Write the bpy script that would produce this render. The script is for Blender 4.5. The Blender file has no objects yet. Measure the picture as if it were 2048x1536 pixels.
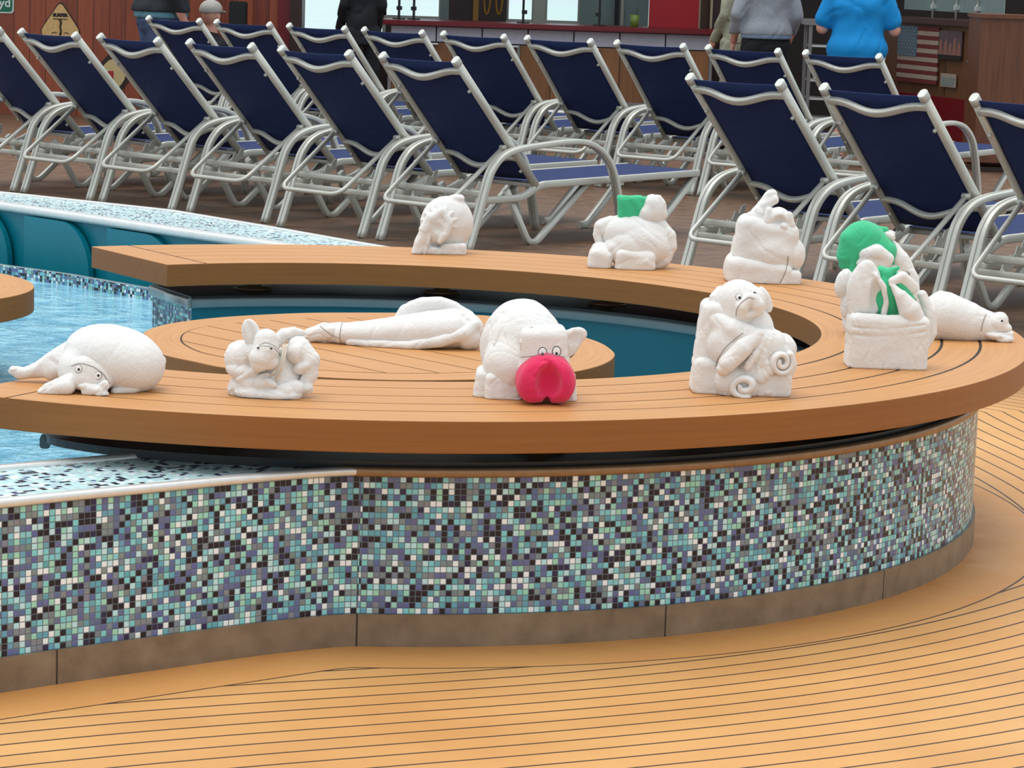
import bpy, bmesh, math, random
import numpy as np
from mathutils import Vector, Matrix, Euler
random.seed(4); np.random.seed(4)
SC = bpy.context.scene
COL = SC.collection
PI = math.pi
R = math.radians

# ---------------------------------------------------------------- camera
CAM_H, FPX, ROLL = 1.5, 5500.0, 0.0328
PITCH = math.atan2(768 + 71.14, FPX)
cam_fwd = Vector((0, math.cos(PITCH), -math.sin(PITCH)))
_up0 = Vector((0, math.sin(PITCH), math.cos(PITCH)))
cam_right = (math.cos(ROLL) * Vector((1, 0, 0)) + math.sin(ROLL) * _up0).normalized()
cam_up = (math.cos(ROLL) * _up0 - math.sin(ROLL) * Vector((1, 0, 0))).normalized()
cd = bpy.data.cameras.new('camera')
cam = bpy.data.objects.new('camera', cd)
COL.objects.link(cam)
m = Matrix.Identity(4)
for i in range(3):
    m[i][0], m[i][1], m[i][2] = cam_right[i], cam_up[i], -cam_fwd[i]
m[2][3] = CAM_H
cam.matrix_world = m
cd.sensor_width = 36.0
cd.lens = FPX / 2048 * 36.0
cd.clip_start, cd.clip_end = 0.1, 3000
SC.camera = cam

# ---------------------------------------------------------------- colour management, sky, sun
SC.view_settings.view_transform = 'Standard'
SC.view_settings.look = 'None'
SC.view_settings.gamma = 1.0
SC.view_settings.use_curve_mapping = False
SC.view_settings.exposure = 0.0

w = bpy.data.worlds.new('overcast_sky'); SC.world = w; w.use_nodes = True
nt = w.node_tree; nt.nodes.clear()
o_ = nt.nodes.new('ShaderNodeOutputWorld'); bg = nt.nodes.new('ShaderNodeBackground')
tc = nt.nodes.new('ShaderNodeTexCoord'); sx = nt.nodes.new('ShaderNodeSeparateXYZ')
cr = nt.nodes.new('ShaderNodeValToRGB')
nt.links.new(tc.outputs['Generated'], sx.inputs[0]); nt.links.new(sx.outputs[2], cr.inputs[0])
e = cr.color_ramp.elements
e[0].position = 0.0; e[0].color = (0.82, 0.94, 1.02, 1)
e[1].position = 0.9; e[1].color = (1.0, 1.06, 1.14, 1)
k_ = e.new(0.35); k_.color = (0.80, 0.91, 0.99, 1)
nt.links.new(cr.outputs[0], bg.inputs[0]); bg.inputs[1].default_value = 1.0
nt.links.new(bg.outputs[0], o_.inputs[0])

sd = bpy.data.lights.new('hazy_sun', 'SUN'); so = bpy.data.objects.new('hazy_sun', sd); COL.objects.link(so)
sd.energy = 2.1; sd.angle = R(50); sd.color = (1.0, 0.98, 0.95)
so.rotation_euler = Vector((0.16, -0.10, -1.0)).to_track_quat('-Z', 'Y').to_euler()

# ---------------------------------------------------------------- small helpers
def px(x, y, Y):
    """point at depth Y whose sight line passes through photo pixel x, y"""
    d = cam_fwd + cam_right * ((x - 1024) / FPX) - cam_up * ((y - 768) / FPX)
    t = Y / d.y
    return Vector((0, 0, CAM_H)) + d * t

def pz(x, y, z):
    d = cam_fwd + cam_right * ((x - 1024) / FPX) - cam_up * ((y - 768) / FPX)
    t = (z - CAM_H) / d.z
    return Vector((0, 0, CAM_H)) + d * t

def lin(r, g, b):
    f = lambda c: (c / 255 / 12.92) if c / 255 <= 0.04045 else ((c / 255 + 0.055) / 1.055) ** 2.4
    return (f(r), f(g), f(b), 1.0)

class NB:
    """tiny node builder"""
    def __init__(s, name, rough=0.5, metal=0.0):
        s.m = bpy.data.materials.new(name); s.m.use_nodes = True
        s.t = s.m.node_tree; s.t.nodes.clear()
        s.out = s.t.nodes.new('ShaderNodeOutputMaterial'); s.p = s.t.nodes.new('ShaderNodeBsdfPrincipled')
        s.t.links.new(s.p.outputs[0], s.out.inputs[0])
        s.p.inputs['Roughness'].default_value = rough; s.p.inputs['Metallic'].default_value = metal
    def n(s, typ, **kw):
        nd = s.t.nodes.new(typ)
        for k, v in kw.items(): setattr(nd, k, v)
        return nd
    def put(s, sock, v):
        if hasattr(v, 'links') or hasattr(v, 'is_linked'): s.t.links.new(v, sock)
        else: sock.default_value = v
    def math(s, op, a, b=0.0, c=None, clamp=False):
        nd = s.n('ShaderNodeMath', operation=op); nd.use_clamp = clamp
        s.put(nd.inputs[0], a); s.put(nd.inputs[1], b)
        if c is not None: s.put(nd.inputs[2], c)
        return nd.outputs[0]
    def coord(s, kind='Object'):
        return s.n('ShaderNodeTexCoord').outputs[kind]
    def mapping(s, v, scale=(1, 1, 1), loc=(0, 0, 0), rot=(0, 0, 0)):
        nd = s.n('ShaderNodeMapping'); s.put(nd.inputs[0], v)
        nd.inputs['Scale'].default_value = scale; nd.inputs['Location'].default_value = loc; nd.inputs['Rotation'].default_value = rot
        return nd.outputs[0]
    def noise(s, v, scale=5, detail=3, rough=0.55, dist=0.0):
        nd = s.n('ShaderNodeTexNoise'); s.put(nd.inputs['Vector'], v)
        nd.inputs['Scale'].default_value = scale; nd.inputs['Detail'].default_value = detail
        nd.inputs['Roughness'].default_value = rough; nd.inputs['Distortion'].default_value = dist
        return nd.outputs['Fac']
    def ramp(s, fac, stops, interp='LINEAR'):
        nd = s.n('ShaderNodeValToRGB'); s.put(nd.inputs[0], fac)
        cr = nd.color_ramp; cr.interpolation = interp
        while len(cr.elements) < len(stops): cr.elements.new(0.5)
        for el, (p, c) in zip(cr.elements, stops): el.position = p; el.color = c if len(c) == 4 else (*c, 1)
        return nd.outputs[0]
    def mix(s, fac, a, b, mode='MIX'):
        nd = s.n('ShaderNodeMix', data_type='RGBA', blend_type=mode)
        s.put(nd.inputs[0], fac); s.put(nd.inputs[6], a); s.put(nd.inputs[7], b)
        return nd.outputs[2]
    def bump(s, h, strength=0.3, dist=0.01):
        nd = s.n('ShaderNodeBump'); s.put(nd.inputs['Height'], h)
        nd.inputs['Strength'].default_value = strength; nd.inputs['Distance'].default_value = dist
        s.t.links.new(nd.outputs[0], s.p.inputs['Normal'])
    def col(s, v): s.put(s.p.inputs['Base Color'], v)

_plain = {}
def plain(name, rgb, rough=0.6, metal=0.0, var=0.0, bump=0.0, scale=40):
    if name in _plain: return _plain[name]
    b = NB(name, rough, metal); c = lin(*rgb)
    v = b.coord()
    nz = b.noise(v, scale, 3)
    d = max(var, 0.04)
    b.col(b.ramp(nz, [(0.3, tuple(x * (1 - d) for x in c[:3])), (0.7, tuple(min(1, x * (1 + d)) for x in c[:3]))]))
    if bump: b.bump(nz, bump, 0.004)
    _plain[name] = b.m
    return b.m

def tag(o, label=None, cat=None, group=None, kind=None):
    if label: o['label'] = label
    if cat: o['category'] = cat
    if group: o['group'] = group
    if kind: o['kind'] = kind
    return o

def empty(name, loc=(0, 0, 0), rz=0.0):
    o = bpy.data.objects.new(name, None); COL.objects.link(o)
    o.location = loc; o.rotation_euler = (0, 0, rz); o.empty_display_size = 0.1
    return o

class MB:
    """collects shapes, links them as one mesh object"""
    def __init__(s): s.v = []; s.f = []; s.mi = []; s.uv = []; s.sm = []
    def add(s, verts, faces, mi=0, uvs=None, smooth=False):
        o = len(s.v); s.v += [tuple(v) for v in verts]
        for k, f in enumerate(faces):
            s.f.append([i + o for i in f]); s.mi.append(mi); s.sm.append(smooth)
            s.uv.append(uvs[k] if uvs else None)
    def box(s, c, size, rot=None, mi=0, bev=0.0):
        hx, hy, hz = [a / 2 for a in size]
        bm = bmesh.new(); bmesh.ops.create_cube(bm, size=1.0)
        for v in bm.verts: v.co = Vector((v.co.x * size[0], v.co.y * size[1], v.co.z * size[2]))
        if bev: bmesh.ops.bevel(bm, geom=list(bm.edges), offset=bev, segments=2, affect='EDGES', clamp_overlap=True)
        M = (rot.to_matrix() if isinstance(rot, Euler) else rot) if rot is not None else Matrix.Identity(3)
        bm.verts.index_update()
        vs = [M @ v.co + Vector(c) for v in bm.verts]
        s.add(vs, [[v.index for v in f.verts] for f in bm.faces], mi); bm.free()
    def sweep(s, path, prof, ref=Vector((1, 0, 0)), closed=False, mi=0, smooth=True, caps=True):
        """prof: 2-D points; first axis along ref, second along ref x tangent"""
        P = [Vector(p) for p in path]; n = len(P); k = len(prof); vs = []
        for i in range(n):
            a = P[(i - 1) % n] if (closed or i > 0) else P[i]
            b = P[(i + 1) % n] if (closed or i < n - 1) else P[i]
            t = (b - a).normalized()
            r = (ref - t * ref.dot(t))
            r = r.normalized() if r.length > 1e-5 else t.orthogonal().normalized()
            u = t.cross(r)
            for (x, y) in prof: vs.append(P[i] + r * x + u * y)
        fs = []
        for i in range(n if closed else n - 1):
            j = (i + 1) % n
            for q in range(k):
                q2 = (q + 1) % k
                fs.append([i * k + q, i * k + q2, j * k + q2, j * k + q])
        s.add(vs, fs, mi, None, smooth)
        if caps and not closed:
            o = len(s.v) - len(vs)
            s.f.append([o + q for q in range(k)][::-1]); s.f.append([o + (n - 1) * k + q for q in range(k)])
            for _ in range(2): s.mi.append(mi); s.sm.append(False); s.uv.append(None)
    def tube(s, path, r, mi=0, seg=10, closed=False):
        """round tube, parallel transported frame"""
        P = [Vector(p) for p in path]; n = len(P); vs = []
        t0 = (P[1] - P[0]).normalized(); rr = t0.orthogonal().normalized()
        rad = r if hasattr(r, '__len__') else [r] * n
        for i in range(n):
            a = P[(i - 1) % n] if (closed or i > 0) else P[i]
            b = P[(i + 1) % n] if (closed or i < n - 1) else P[i]
            t = (b - a).normalized(); rr = (rr - t * rr.dot(t)).normalized(); u = t.cross(rr)
            for q in range(seg):
                an = 2 * PI * q / seg; vs.append(P[i] + (rr * math.cos(an) + u * math.sin(an)) * rad[i])
        fs = []
        for i in range(n if closed else n - 1):
            j = (i + 1) % n
            for q in range(seg): fs.append([i * seg + q, i * seg + (q + 1) % seg, j * seg + (q + 1) % seg, j * seg + q])
        o = len(s.v); s.add(vs, fs, mi, None, True)
        if not closed:
            s.f.append([o + q for q in range(seg)][::-1]); s.f.append([o + (n - 1) * seg + q for q in range(seg)])
            for _ in range(2): s.mi.append(mi); s.sm.append(True); s.uv.append(None)
    def lathe(s, prof, c=(0, 0, 0), seg=24, mi=0, smooth=True):
        vs = []; k = len(prof)
        for i in range(seg):
            a = 2 * PI * i / seg
            for (r, z) in prof: vs.append((c[0] + r * math.cos(a), c[1] + r * math.sin(a), c[2] + z))
        fs = []
        for i in range(seg):
            j = (i + 1) % seg
            for q in range(k - 1): fs.append([i * k + q, j * k + q, j * k + q + 1, i * k + q + 1])
        s.add(vs, fs, mi, None, smooth)
    def prism(s, pts, z0, z1, mi=0, top=None, uvtop=False):
        n = len(pts); vs = [(p[0], p[1], z0) for p in pts] + [(p[0], p[1], z1) for p in pts]
        L = [0]
        for i in range(n): L.append(L[-1] + (Vector(pts[(i + 1) % n][:2]) - Vector(pts[i][:2])).length)
        fs = []; uv = []
        for i in range(n):
            j = (i + 1) % n
            fs.append([i, j, n + j, n + i]); uv.append([(L[i], z0), (L[i + 1], z0), (L[i + 1], z1), (L[i], z1)])
        s.add(vs, fs, mi, uv)
        s.add(vs[n:], [list(range(n))], mi if top is None else top, [[(p[0], p[1]) for p in pts]])
        s.add(vs[:n], [list(range(n))[::-1]], mi, [[(p[0], p[1]) for p in pts][::-1]])
    def build(s, name, mats, parent=None, loc=None, bevel=0.0, fix=True, kind=None):
        me = bpy.data.meshes.new(name); me.from_pydata(s.v, [], s.f)
        for mt in (mats if isinstance(mats, (list, tuple)) else [mats]): me.materials.append(mt)
        me.polygons.foreach_set('material_index', s.mi)
        me.polygons.foreach_set('use_smooth', s.sm)
        if any(u for u in s.uv):
            ul = me.uv_layers.new(name='uv'); i = 0
            for pi_, p in enumerate(me.polygons):
                for q in range(p.loop_total):
                    if s.uv[pi_]: ul.data[i].uv = s.uv[pi_][q]
                    i += 1
        me.validate(); me.update()
        if fix:
            bm = bmesh.new(); bm.from_mesh(me); bmesh.ops.recalc_face_normals(bm, faces=bm.faces); bm.to_mesh(me); bm.free()
        o = bpy.data.objects.new(name, me); COL.objects.link(o)
        if loc is not None: o.location = loc
        if parent: o.parent = parent
        if bevel:
            bv = o.modifiers.new('soft_edges', 'BEVEL'); bv.width = bevel; bv.segments = 2; bv.limit_method = 'ANGLE'; bv.angle_limit = R(40)
        if kind: o['kind'] = kind
        return o

def catmull(P, n=6, closed=False):
    P = [Vector(p) for p in P]; out = []; N = len(P)
    for i in range(N if closed else N - 1):
        p0 = P[(i - 1) % N] if (closed or i > 0) else P[0] * 2 - P[1]
        p1 = P[i]; p2 = P[(i + 1) % N]
        p3 = P[(i + 2) % N] if (closed or i < N - 2) else P[-1] * 2 - P[-2]
        for k in range(n):
            t = k / n
            out.append(0.5 * ((2 * p1) + (p2 - p0) * t + (2 * p0 - 5 * p1 + 4 * p2 - p3) * t * t + (3 * p1 - p0 - 3 * p2 + p3) * t ** 3))
    if not closed: out.append(P[-1])
    return out

def fillet(P, r, n=5):
    P = [Vector(p) for p in P]; out = [P[0]]
    for i in range(1, len(P) - 1):
        a, b, c = P[i - 1], P[i], P[i + 1]
        q = min(r, (a - b).length * 0.49, (c - b).length * 0.49)
        s_, e_ = b + (a - b).normalized() * q, b + (c - b).normalized() * q
        for k in range(n + 1):
            t = k / n; out.append(s_ * (1 - t) ** 2 + b * 2 * t * (1 - t) + e_ * t * t)
    out.append(P[-1]); return out

def rect(wd, ht, r=0.004):
    a, b = wd / 2, ht / 2; r = min(r, a * 0.9, b * 0.9); p = []
    for (cx, cy, s0) in ((a - r, b - r, 0), (-a + r, b - r, 90), (-a + r, -b + r, 180), (a - r, -b + r, 270)):
        for k in range(3): p.append((cx + r * math.cos(R(s0 + 45 * k)), cy + r * math.sin(R(s0 + 45 * k))))
    return p

def copy_tree(o, parent=None):
    c = o.copy(); COL.objects.link(c)
    if parent: c.parent = parent
    for ch in list(o.children): copy_tree(ch, c)
    return c

# ---------------------------------------------------------------- soft solids: blended shapes meshed with surface nets
def _rotm(rot):
    return np.array(Euler(rot).to_matrix()) if rot is not None else np.eye(3)
def E(c, r, rot=None, k=None, sub=False): return dict(t='e', c=np.array(c, float), r=np.array(r if hasattr(r, '__len__') else (r, r, r), float), R=_rotm(rot), k=k, sub=sub)
def B(c, h, rd=1.0, rot=None, k=None, sub=False): return dict(t='b', c=np.array(c, float), r=np.array(h, float), rd=rd, R=_rotm(rot), k=k, sub=sub)
def C(pts, k=None, sub=False, flat=None, rot=None):
    """chain of tapered capsules, pts = (x, y, z, radius); flat = (sx, sy, sz) squash about the chain's mean"""
    return dict(t='c', p=np.array(pts, float), k=k, sub=sub, flat=flat, R=_rotm(rot))
def _pd(pr, X, Y, Z):
    if pr['t'] == 'c':
        P = pr['p']; d = None
        if pr['flat'] is not None or pr['R'] is not None:
            m = P[:, :3].mean(0); fl = np.array(pr['flat'] if pr['flat'] is not None else (1, 1, 1), float); Rm = pr['R']
            q = np.stack([X - m[0], Y - m[1], Z - m[2]], -1) @ Rm / fl; A = (P[:, :3] - m) @ Rm / fl
            X, Y, Z = q[..., 0], q[..., 1], q[..., 2]; sc = fl.min()
        else: A = P[:, :3]; sc = 1
        if len(P) == 1: return (np.sqrt((X - A[0, 0]) ** 2 + (Y - A[0, 1]) ** 2 + (Z - A[0, 2]) ** 2) - P[0, 3]) * sc
        for i in range(len(P) - 1):
            a, b = A[i], A[i + 1]; ba = b - a; L = max(ba @ ba, 1e-9)
            t = np.clip(((X - a[0]) * ba[0] + (Y - a[1]) * ba[1] + (Z - a[2]) * ba[2]) / L, 0, 1)
            e = np.sqrt((X - a[0] - t * ba[0]) ** 2 + (Y - a[1] - t * ba[1]) ** 2 + (Z - a[2] - t * ba[2]) ** 2) - (P[i, 3] + (P[i + 1, 3] - P[i, 3]) * t)
            d = e if d is None else np.minimum(d, e)
        return d * sc
    q = np.stack([X - pr['c'][0], Y - pr['c'][1], Z - pr['c'][2]], -1) @ pr['R']
    if pr['t'] == 'e':
        r = pr['r']; k0 = np.sqrt(((q / r) ** 2).sum(-1)) + 1e-9; k1 = np.sqrt(((q / (r * r)) ** 2).sum(-1)) + 1e-9
        return k0 * (k0 - 1) / k1
    d = np.abs(q) - (pr['r'] - pr['rd'])
    return np.sqrt((np.maximum(d, 0) ** 2).sum(-1)) + np.minimum(d.max(-1), 0) - pr['rd']
def _bb(pr):
    if pr['t'] == 'c':
        P = pr['p']; fl = max(pr['flat']) if pr['flat'] is not None else 1
        r = P[:, 3:4] * max(fl, 1); return (P[:, :3] - r).min(0), (P[:, :3] + r).max(0)
    ext = np.abs(pr['R']) @ pr['r']; return pr['c'] - ext, pr['c'] + ext
def soft_mesh(prims, h, k=1.0, floor=None, wr=None, cut=None):
    """h: cell size, k: default blend, floor: keep z above it, wr: (amplitude, wavelength, seed) of cloth folds"""
    add = [p for p in prims if not p['sub']]
    lo = np.min([_bb(p)[0] for p in add], 0) - 3 * h; hi = np.max([_bb(p)[1] for p in add], 0) + 3 * h
    if floor is not None: lo[2] = max(lo[2], floor - 3 * h)
    n = np.ceil((hi - lo) / h).astype(int) + 1
    ax = [lo[i] + np.arange(n[i]) * h for i in range(3)]
    F = np.full(tuple(n), 6.0 * h, np.float32)
    for p in prims:
        kk = k if p['k'] is None else p['k']
        a, b = _bb(p); pad = 5 * h + kk
        i0 = np.clip(((a - pad - lo) / h).astype(int), 0, n - 1); i1 = np.clip(np.ceil((b + pad - lo) / h).astype(int) + 1, 0, n)
        if (i1 <= i0).any(): continue
        sl = tuple(slice(i0[q], i1[q]) for q in range(3))
        X, Y, Z = np.meshgrid(*[ax[q][sl[q]] for q in range(3)], indexing='ij')
        d = _pd(p, X, Y, Z); f = F[sl]
        if p['sub']:
            d = -d
            if kk > 0:
                g = np.clip(.5 - .5 * (d - f) / kk, 0, 1); f[...] = d + (f - d) * g + kk * g * (1 - g)
            else: f[...] = np.maximum(f, d)
        else:
            if kk > 0:
                g = np.clip(.5 + .5 * (d - f) / kk, 0, 1); f[...] = d + (f - d) * g - kk * g * (1 - g)
            else: f[...] = np.minimum(f, d)
    if wr is not None or cut is not None or floor is not None:
        X, Y, Z = np.meshgrid(*ax, indexing='ij', sparse=True)
        if wr is not None:
            # cloth folds: soft swells plus a few narrow creases
            rg = np.random.RandomState(wr[2]); acc = 0; cre = 0
            for q in range(6):
                dv = rg.normal(size=3); dv /= np.linalg.norm(dv); wl = wr[1] * (0.7 + 1.2 * rg.rand()); ph = rg.rand() * 6.28
                d2 = rg.normal(size=3); d2 /= np.linalg.norm(d2); d3 = rg.normal(size=3); d3 /= np.linalg.norm(d3)
                lin_ = lambda d, L, p: (d[0] * X + d[1] * Y + d[2] * Z) * (6.283 / L) + p
                s = lin_(dv, wl, ph) + 1.3 * np.sin(lin_(d2, wl * 2.3, ph * 2))
                if q < 3: acc = acc + np.sin(s)
                else: cre = cre + np.exp(-(np.sin(s * 0.5) / 0.16) ** 2) * np.clip(0.25 + np.sin(lin_(d3, wl * 1.9, ph * 3)), 0, 1)
            F = F + wr[0] * (acc / 2.6 + 1.9 * cre)
        if cut is not None: F = np.maximum(F, cut(X, Y, Z))
        if floor is not None: F = np.maximum(F, (floor - Z) + 0 * F)
    S = F < 0
    c = S[:-1, :-1, :-1].astype(np.int8)
    cnt = np.zeros(c.shape, np.int8); acc = np.zeros(c.shape + (3,), np.float32); num = np.zeros(c.shape, np.float32)
    corners = [(i, j, l) for i in (0, 1) for j in (0, 1) for l in (0, 1)]
    def cs(A, o): return A[o[0]:A.shape[0] - 1 + o[0], o[1]:A.shape[1] - 1 + o[1], o[2]:A.shape[2] - 1 + o[2]]
    for a_ in range(3):
        for o in corners:
            if o[a_]: continue
            o2 = list(o); o2[a_] = 1
            f0, f1 = cs(F, o), cs(F, o2); m_ = (f0 < 0) != (f1 < 0)
            t = np.where(m_, f0 / np.where(m_, f0 - f1, 1), 0)
            for q in range(3): acc[..., q] += np.where(m_, o[q] + (t if q == a_ else 0), 0)
            num += m_
    act = num > 0; idx = np.full(c.shape, -1, int); idx[act] = np.arange(act.sum())
    ii = np.argwhere(act); V = lo + (ii + acc[act] / num[act][:, None]) * h
    Fc = []
    for a_ in range(3):
        b_, c_ = (a_ + 1) % 3, (a_ + 2) % 3
        s0 = [slice(None)] * 3; s1 = [slice(None)] * 3; s0[a_] = slice(0, -1); s1[a_] = slice(1, None)
        e0, e1 = S[tuple(s0)], S[tuple(s1)]
        for flip, mask in ((False, e0 & ~e1), (True, ~e0 & e1)):
            g = np.argwhere(mask)
            g = g[(g[:, b_] > 0) & (g[:, c_] > 0) & (g[:, b_] < n[b_] - 1) & (g[:, c_] < n[c_] - 1)]
            if not len(g): continue
            def at_(db, dc):
                q = g.copy(); q[:, b_] += db; q[:, c_] += dc; return idx[q[:, 0], q[:, 1], q[:, 2]]
            Q = np.stack([at_(-1, -1), at_(0, -1), at_(0, 0), at_(-1, 0)], 1)
            Fc.append(Q[:, ::-1] if flip else Q)
    return V, (np.concatenate(Fc) if Fc else np.zeros((0, 4), int))
def soft_obj(name, prims, h, mat_, parent=None, k=1.0, scale=1.0, **kw):
    V, Fq = soft_mesh(prims, h, k, **kw)
    # two light smoothing passes over the quad net
    for _ in range(2):
        s = np.zeros_like(V); w_ = np.zeros(len(V))
        for a_, b_ in ((0, 1), (1, 2), (2, 3), (3, 0)):
            np.add.at(s, Fq[:, a_], V[Fq[:, b_]]); np.add.at(w_, Fq[:, a_], 1); np.add.at(s, Fq[:, b_], V[Fq[:, a_]]); np.add.at(w_, Fq[:, b_], 1)
        V = 0.5 * V + 0.5 * s / np.maximum(w_, 1)[:, None]
    me = bpy.data.meshes.new(name); me.from_pydata((V * scale).tolist(), [], Fq.tolist())
    me.polygons.foreach_set('use_smooth', [True] * len(me.polygons)); me.materials.append(mat_); me.update()
    o = bpy.data.objects.new(name, me); COL.objects.link(o)
    if parent: o.parent = parent
    return o

# ================================================================ materials
def mosaic(name, dark=0.22, tint=None, lift=0.0):
    b = NB(name, 0.22); uv = b.coord('UV'); P = 0.01343
    s_ = b.n('ShaderNodeSeparateXYZ'); b.put(s_.inputs[0], uv)
    u = b.math('DIVIDE', s_.outputs[0], P); v = b.math('DIVIDE', s_.outputs[1], P)
    cu, cv = b.math('FLOOR', u), b.math('FLOOR', v)
    cb = b.n('ShaderNodeCombineXYZ'); b.put(cb.inputs[0], cu); b.put(cb.inputs[1], cv)
    wn = b.n('ShaderNodeTexWhiteNoise', noise_dimensions='2D'); b.put(wn.inputs['Vector'], cb.outputs[0])
    stops = [(0.0, lin(18, 18, 40)), (dark * 0.8, lin(36, 36, 76)), (dark, lin(100, 112, 158)), (dark + .16, lin(130, 142, 148)),
             (dark + .30, lin(104, 172, 190)), (dark + .42, lin(136, 212, 216)), (dark + .54, lin(164, 222, 200)), (dark + .62, lin(196, 236, 238)), (dark + .70, lin(244, 250, 250))]
    c = b.ramp(wn.outputs['Value'], stops, 'CONSTANT')
    wn2 = b.n('ShaderNodeTexWhiteNoise', noise_dimensions='2D')
    b.put(wn2.inputs['Vector'], b.mapping(cb.outputs[0], loc=(17.3, 4.1, 0)))
    c = b.mix(0.16, c, wn2.outputs['Color'], 'SOFT_LIGHT')
    fu, fv = b.math('FRACT', u), b.math('FRACT', v)
    du = b.math('ABSOLUTE', b.math('SUBTRACT', fu, 0.5)); dv = b.math('ABSOLUTE', b.math('SUBTRACT', fv, 0.5))
    dm = b.math('MAXIMUM', du, dv)
    g = b.math('GREATER_THAN', dm, 0.44)
    c = b.mix(g, c, lin(104, 116, 120))
    if lift: c = b.mix(b.math('MULTIPLY', b.math('GREATER_THAN', wn.outputs['Value'], dark + 0.04), lift), c, lin(224, 252, 252), 'LIGHTEN')  # sky shine on the flat tops painted in as lighter tiles
    if tint: c = b.mix(1.0, c, lin(*tint), 'MULTIPLY')  # violet glow under the bench put into the tile colour
    b.col(c)
    b.put(b.p.inputs['Roughness'], b.math('MULTIPLY_ADD', g, 0.5, 0.2))
    hgt = b.math('SUBTRACT', 1.0, b.math('MULTIPLY', b.math('SUBTRACT', dm, 0.36), 8.0, clamp=True))
    b.bump(hgt, 0.5, 0.002)
    return b.m

def deck_material():
    b = NB('composite_decking', 0.55); uv = b.coord('UV'); ob = b.coord()
    s_ = b.n('ShaderNodeSeparateXYZ'); b.put(s_.inputs[0], uv); f, h = s_.outputs[0], s_.outputs[1]
    P = 0.067
    q = b.math('DIVIDE', b.math('SUBTRACT', f, 0.047), P)
    fr = b.math('ABSOLUTE', b.math('SUBTRACT', b.math('FRACT', b.math('ADD', q, 0.5)), 0.5))
    line = b.math('LESS_THAN', fr, 0.052)
    outside = b.math('GREATER_THAN', h, 0.188)
    line = b.math('MULTIPLY', line, outside)
    edge = b.math('LESS_THAN', b.math('ABSOLUTE', b.math('SUBTRACT', h, 0.186)), 0.003)
    line = b.math('MAXIMUM', line, edge)
    idx = b.math('FLOOR', q)
    wn = b.n('ShaderNodeTexWhiteNoise', noise_dimensions='1D'); b.put(wn.inputs['W'], idx)
    n1 = b.noise(ob, 1.6, 4); n2 = b.noise(ob, 220, 2); n3 = b.noise(ob, 9, 4)
    base = b.ramp(n1, [(0.3, lin(204, 146, 80)), (0.7, lin(222, 168, 102))])
    base = b.mix(b.math('MULTIPLY', wn.outputs['Value'], 0.10), base, lin(170, 116, 62))
    base = b.mix(b.math('MULTIPLY', n2, 0.22), base, lin(160, 106, 58))
    # rusty water marks along the border board beside the pool wall
    damp = b.math('MULTIPLY', b.math('SUBTRACT', 1.0, b.math('MULTIPLY', h, 9.0, clamp=True)), b.math('MULTIPLY', b.math('SUBTRACT', n3, 0.35), 2.2, clamp=True))
    base = b.mix(b.math('MULTIPLY', damp, 0.7), base, lin(172, 100, 36))
    border = b.math('LESS_THAN', h, 0.186)
    base = b.mix(b.math('MULTIPLY', border, 0.35), base, lin(206, 132, 62))
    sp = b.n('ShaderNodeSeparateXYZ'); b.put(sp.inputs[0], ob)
    far_mix = b.math('MULTIPLY', b.math('SUBTRACT', sp.outputs[1], 9.6), 0.8, clamp=True)   # boards blend to darker brown along y, towards the lounger deck
    base = b.mix(far_mix, base, b.ramp(n3, [(0.3, lin(88, 64, 47)), (0.7, lin(122, 92, 68))]))
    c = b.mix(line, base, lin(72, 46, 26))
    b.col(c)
    b.put(b.p.inputs['Roughness'], b.math('MULTIPLY_ADD', n3, 0.25, 0.38))
    b.bump(b.math('SUBTRACT', b.math('MULTIPLY', n2, 0.15), line), 0.4, 0.003)
    return b.m

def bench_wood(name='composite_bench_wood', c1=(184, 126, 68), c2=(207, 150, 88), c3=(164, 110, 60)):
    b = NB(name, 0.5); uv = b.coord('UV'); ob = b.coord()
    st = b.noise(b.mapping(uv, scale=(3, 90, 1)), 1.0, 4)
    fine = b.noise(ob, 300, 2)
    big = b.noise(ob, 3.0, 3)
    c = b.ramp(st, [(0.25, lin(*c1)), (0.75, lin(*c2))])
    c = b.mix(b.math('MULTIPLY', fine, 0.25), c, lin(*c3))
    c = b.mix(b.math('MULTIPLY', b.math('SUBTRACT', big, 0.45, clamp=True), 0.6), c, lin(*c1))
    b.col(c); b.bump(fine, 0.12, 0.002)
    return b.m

def water_material():
    b = NB('pool_water', 0.06); ob = b.coord()
    m1 = b.mapping(ob, scale=(1.0, 1.0, 1), rot=(0, 0, 0.5))
    n1 = b.noise(m1, 7, 4, 0.6, 0.6); n2 = b.noise(m1, 26, 3, 0.55, 0.4)
    hh = b.math('ADD', b.math('MULTIPLY', n1, 1.0), b.math('MULTIPLY', n2, 0.28))
    c = b.ramp(n1, [(0.3, lin(84, 160, 192)), (0.7, lin(160, 212, 228))])
    b.col(c); b.p.inputs['IOR'].default_value = 1.33
    b.bump(hh, 0.95, 0.07)
    return b.m

def plinth_material():
    b = NB('stone_plinth', 0.45); ob = b.coord()
    n1 = b.noise(ob, 12, 5, 0.6); n2 = b.noise(b.mapping(ob, scale=(2, 2, 14)), 3, 4)
    c = b.ramp(n1, [(0.3, lin(110, 92, 72)), (0.7, lin(152, 132, 108))])
    c = b.mix(b.math('MULTIPLY', n2, 0.5), c, lin(120, 94, 66))
    s_ = b.n('ShaderNodeSeparateXYZ'); b.put(s_.inputs[0], b.coord('UV'))
    fr = b.math('FRACT', b.math('DIVIDE', b.math('SUBTRACT', s_.outputs[0], 0.30), 0.72))
    j = b.math('LESS_THAN', fr, 0.006)
    c = b.mix(j, c, lin(52, 42, 34))
    b.col(c); b.bump(n1, 0.15, 0.004)
    return b.m

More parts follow.
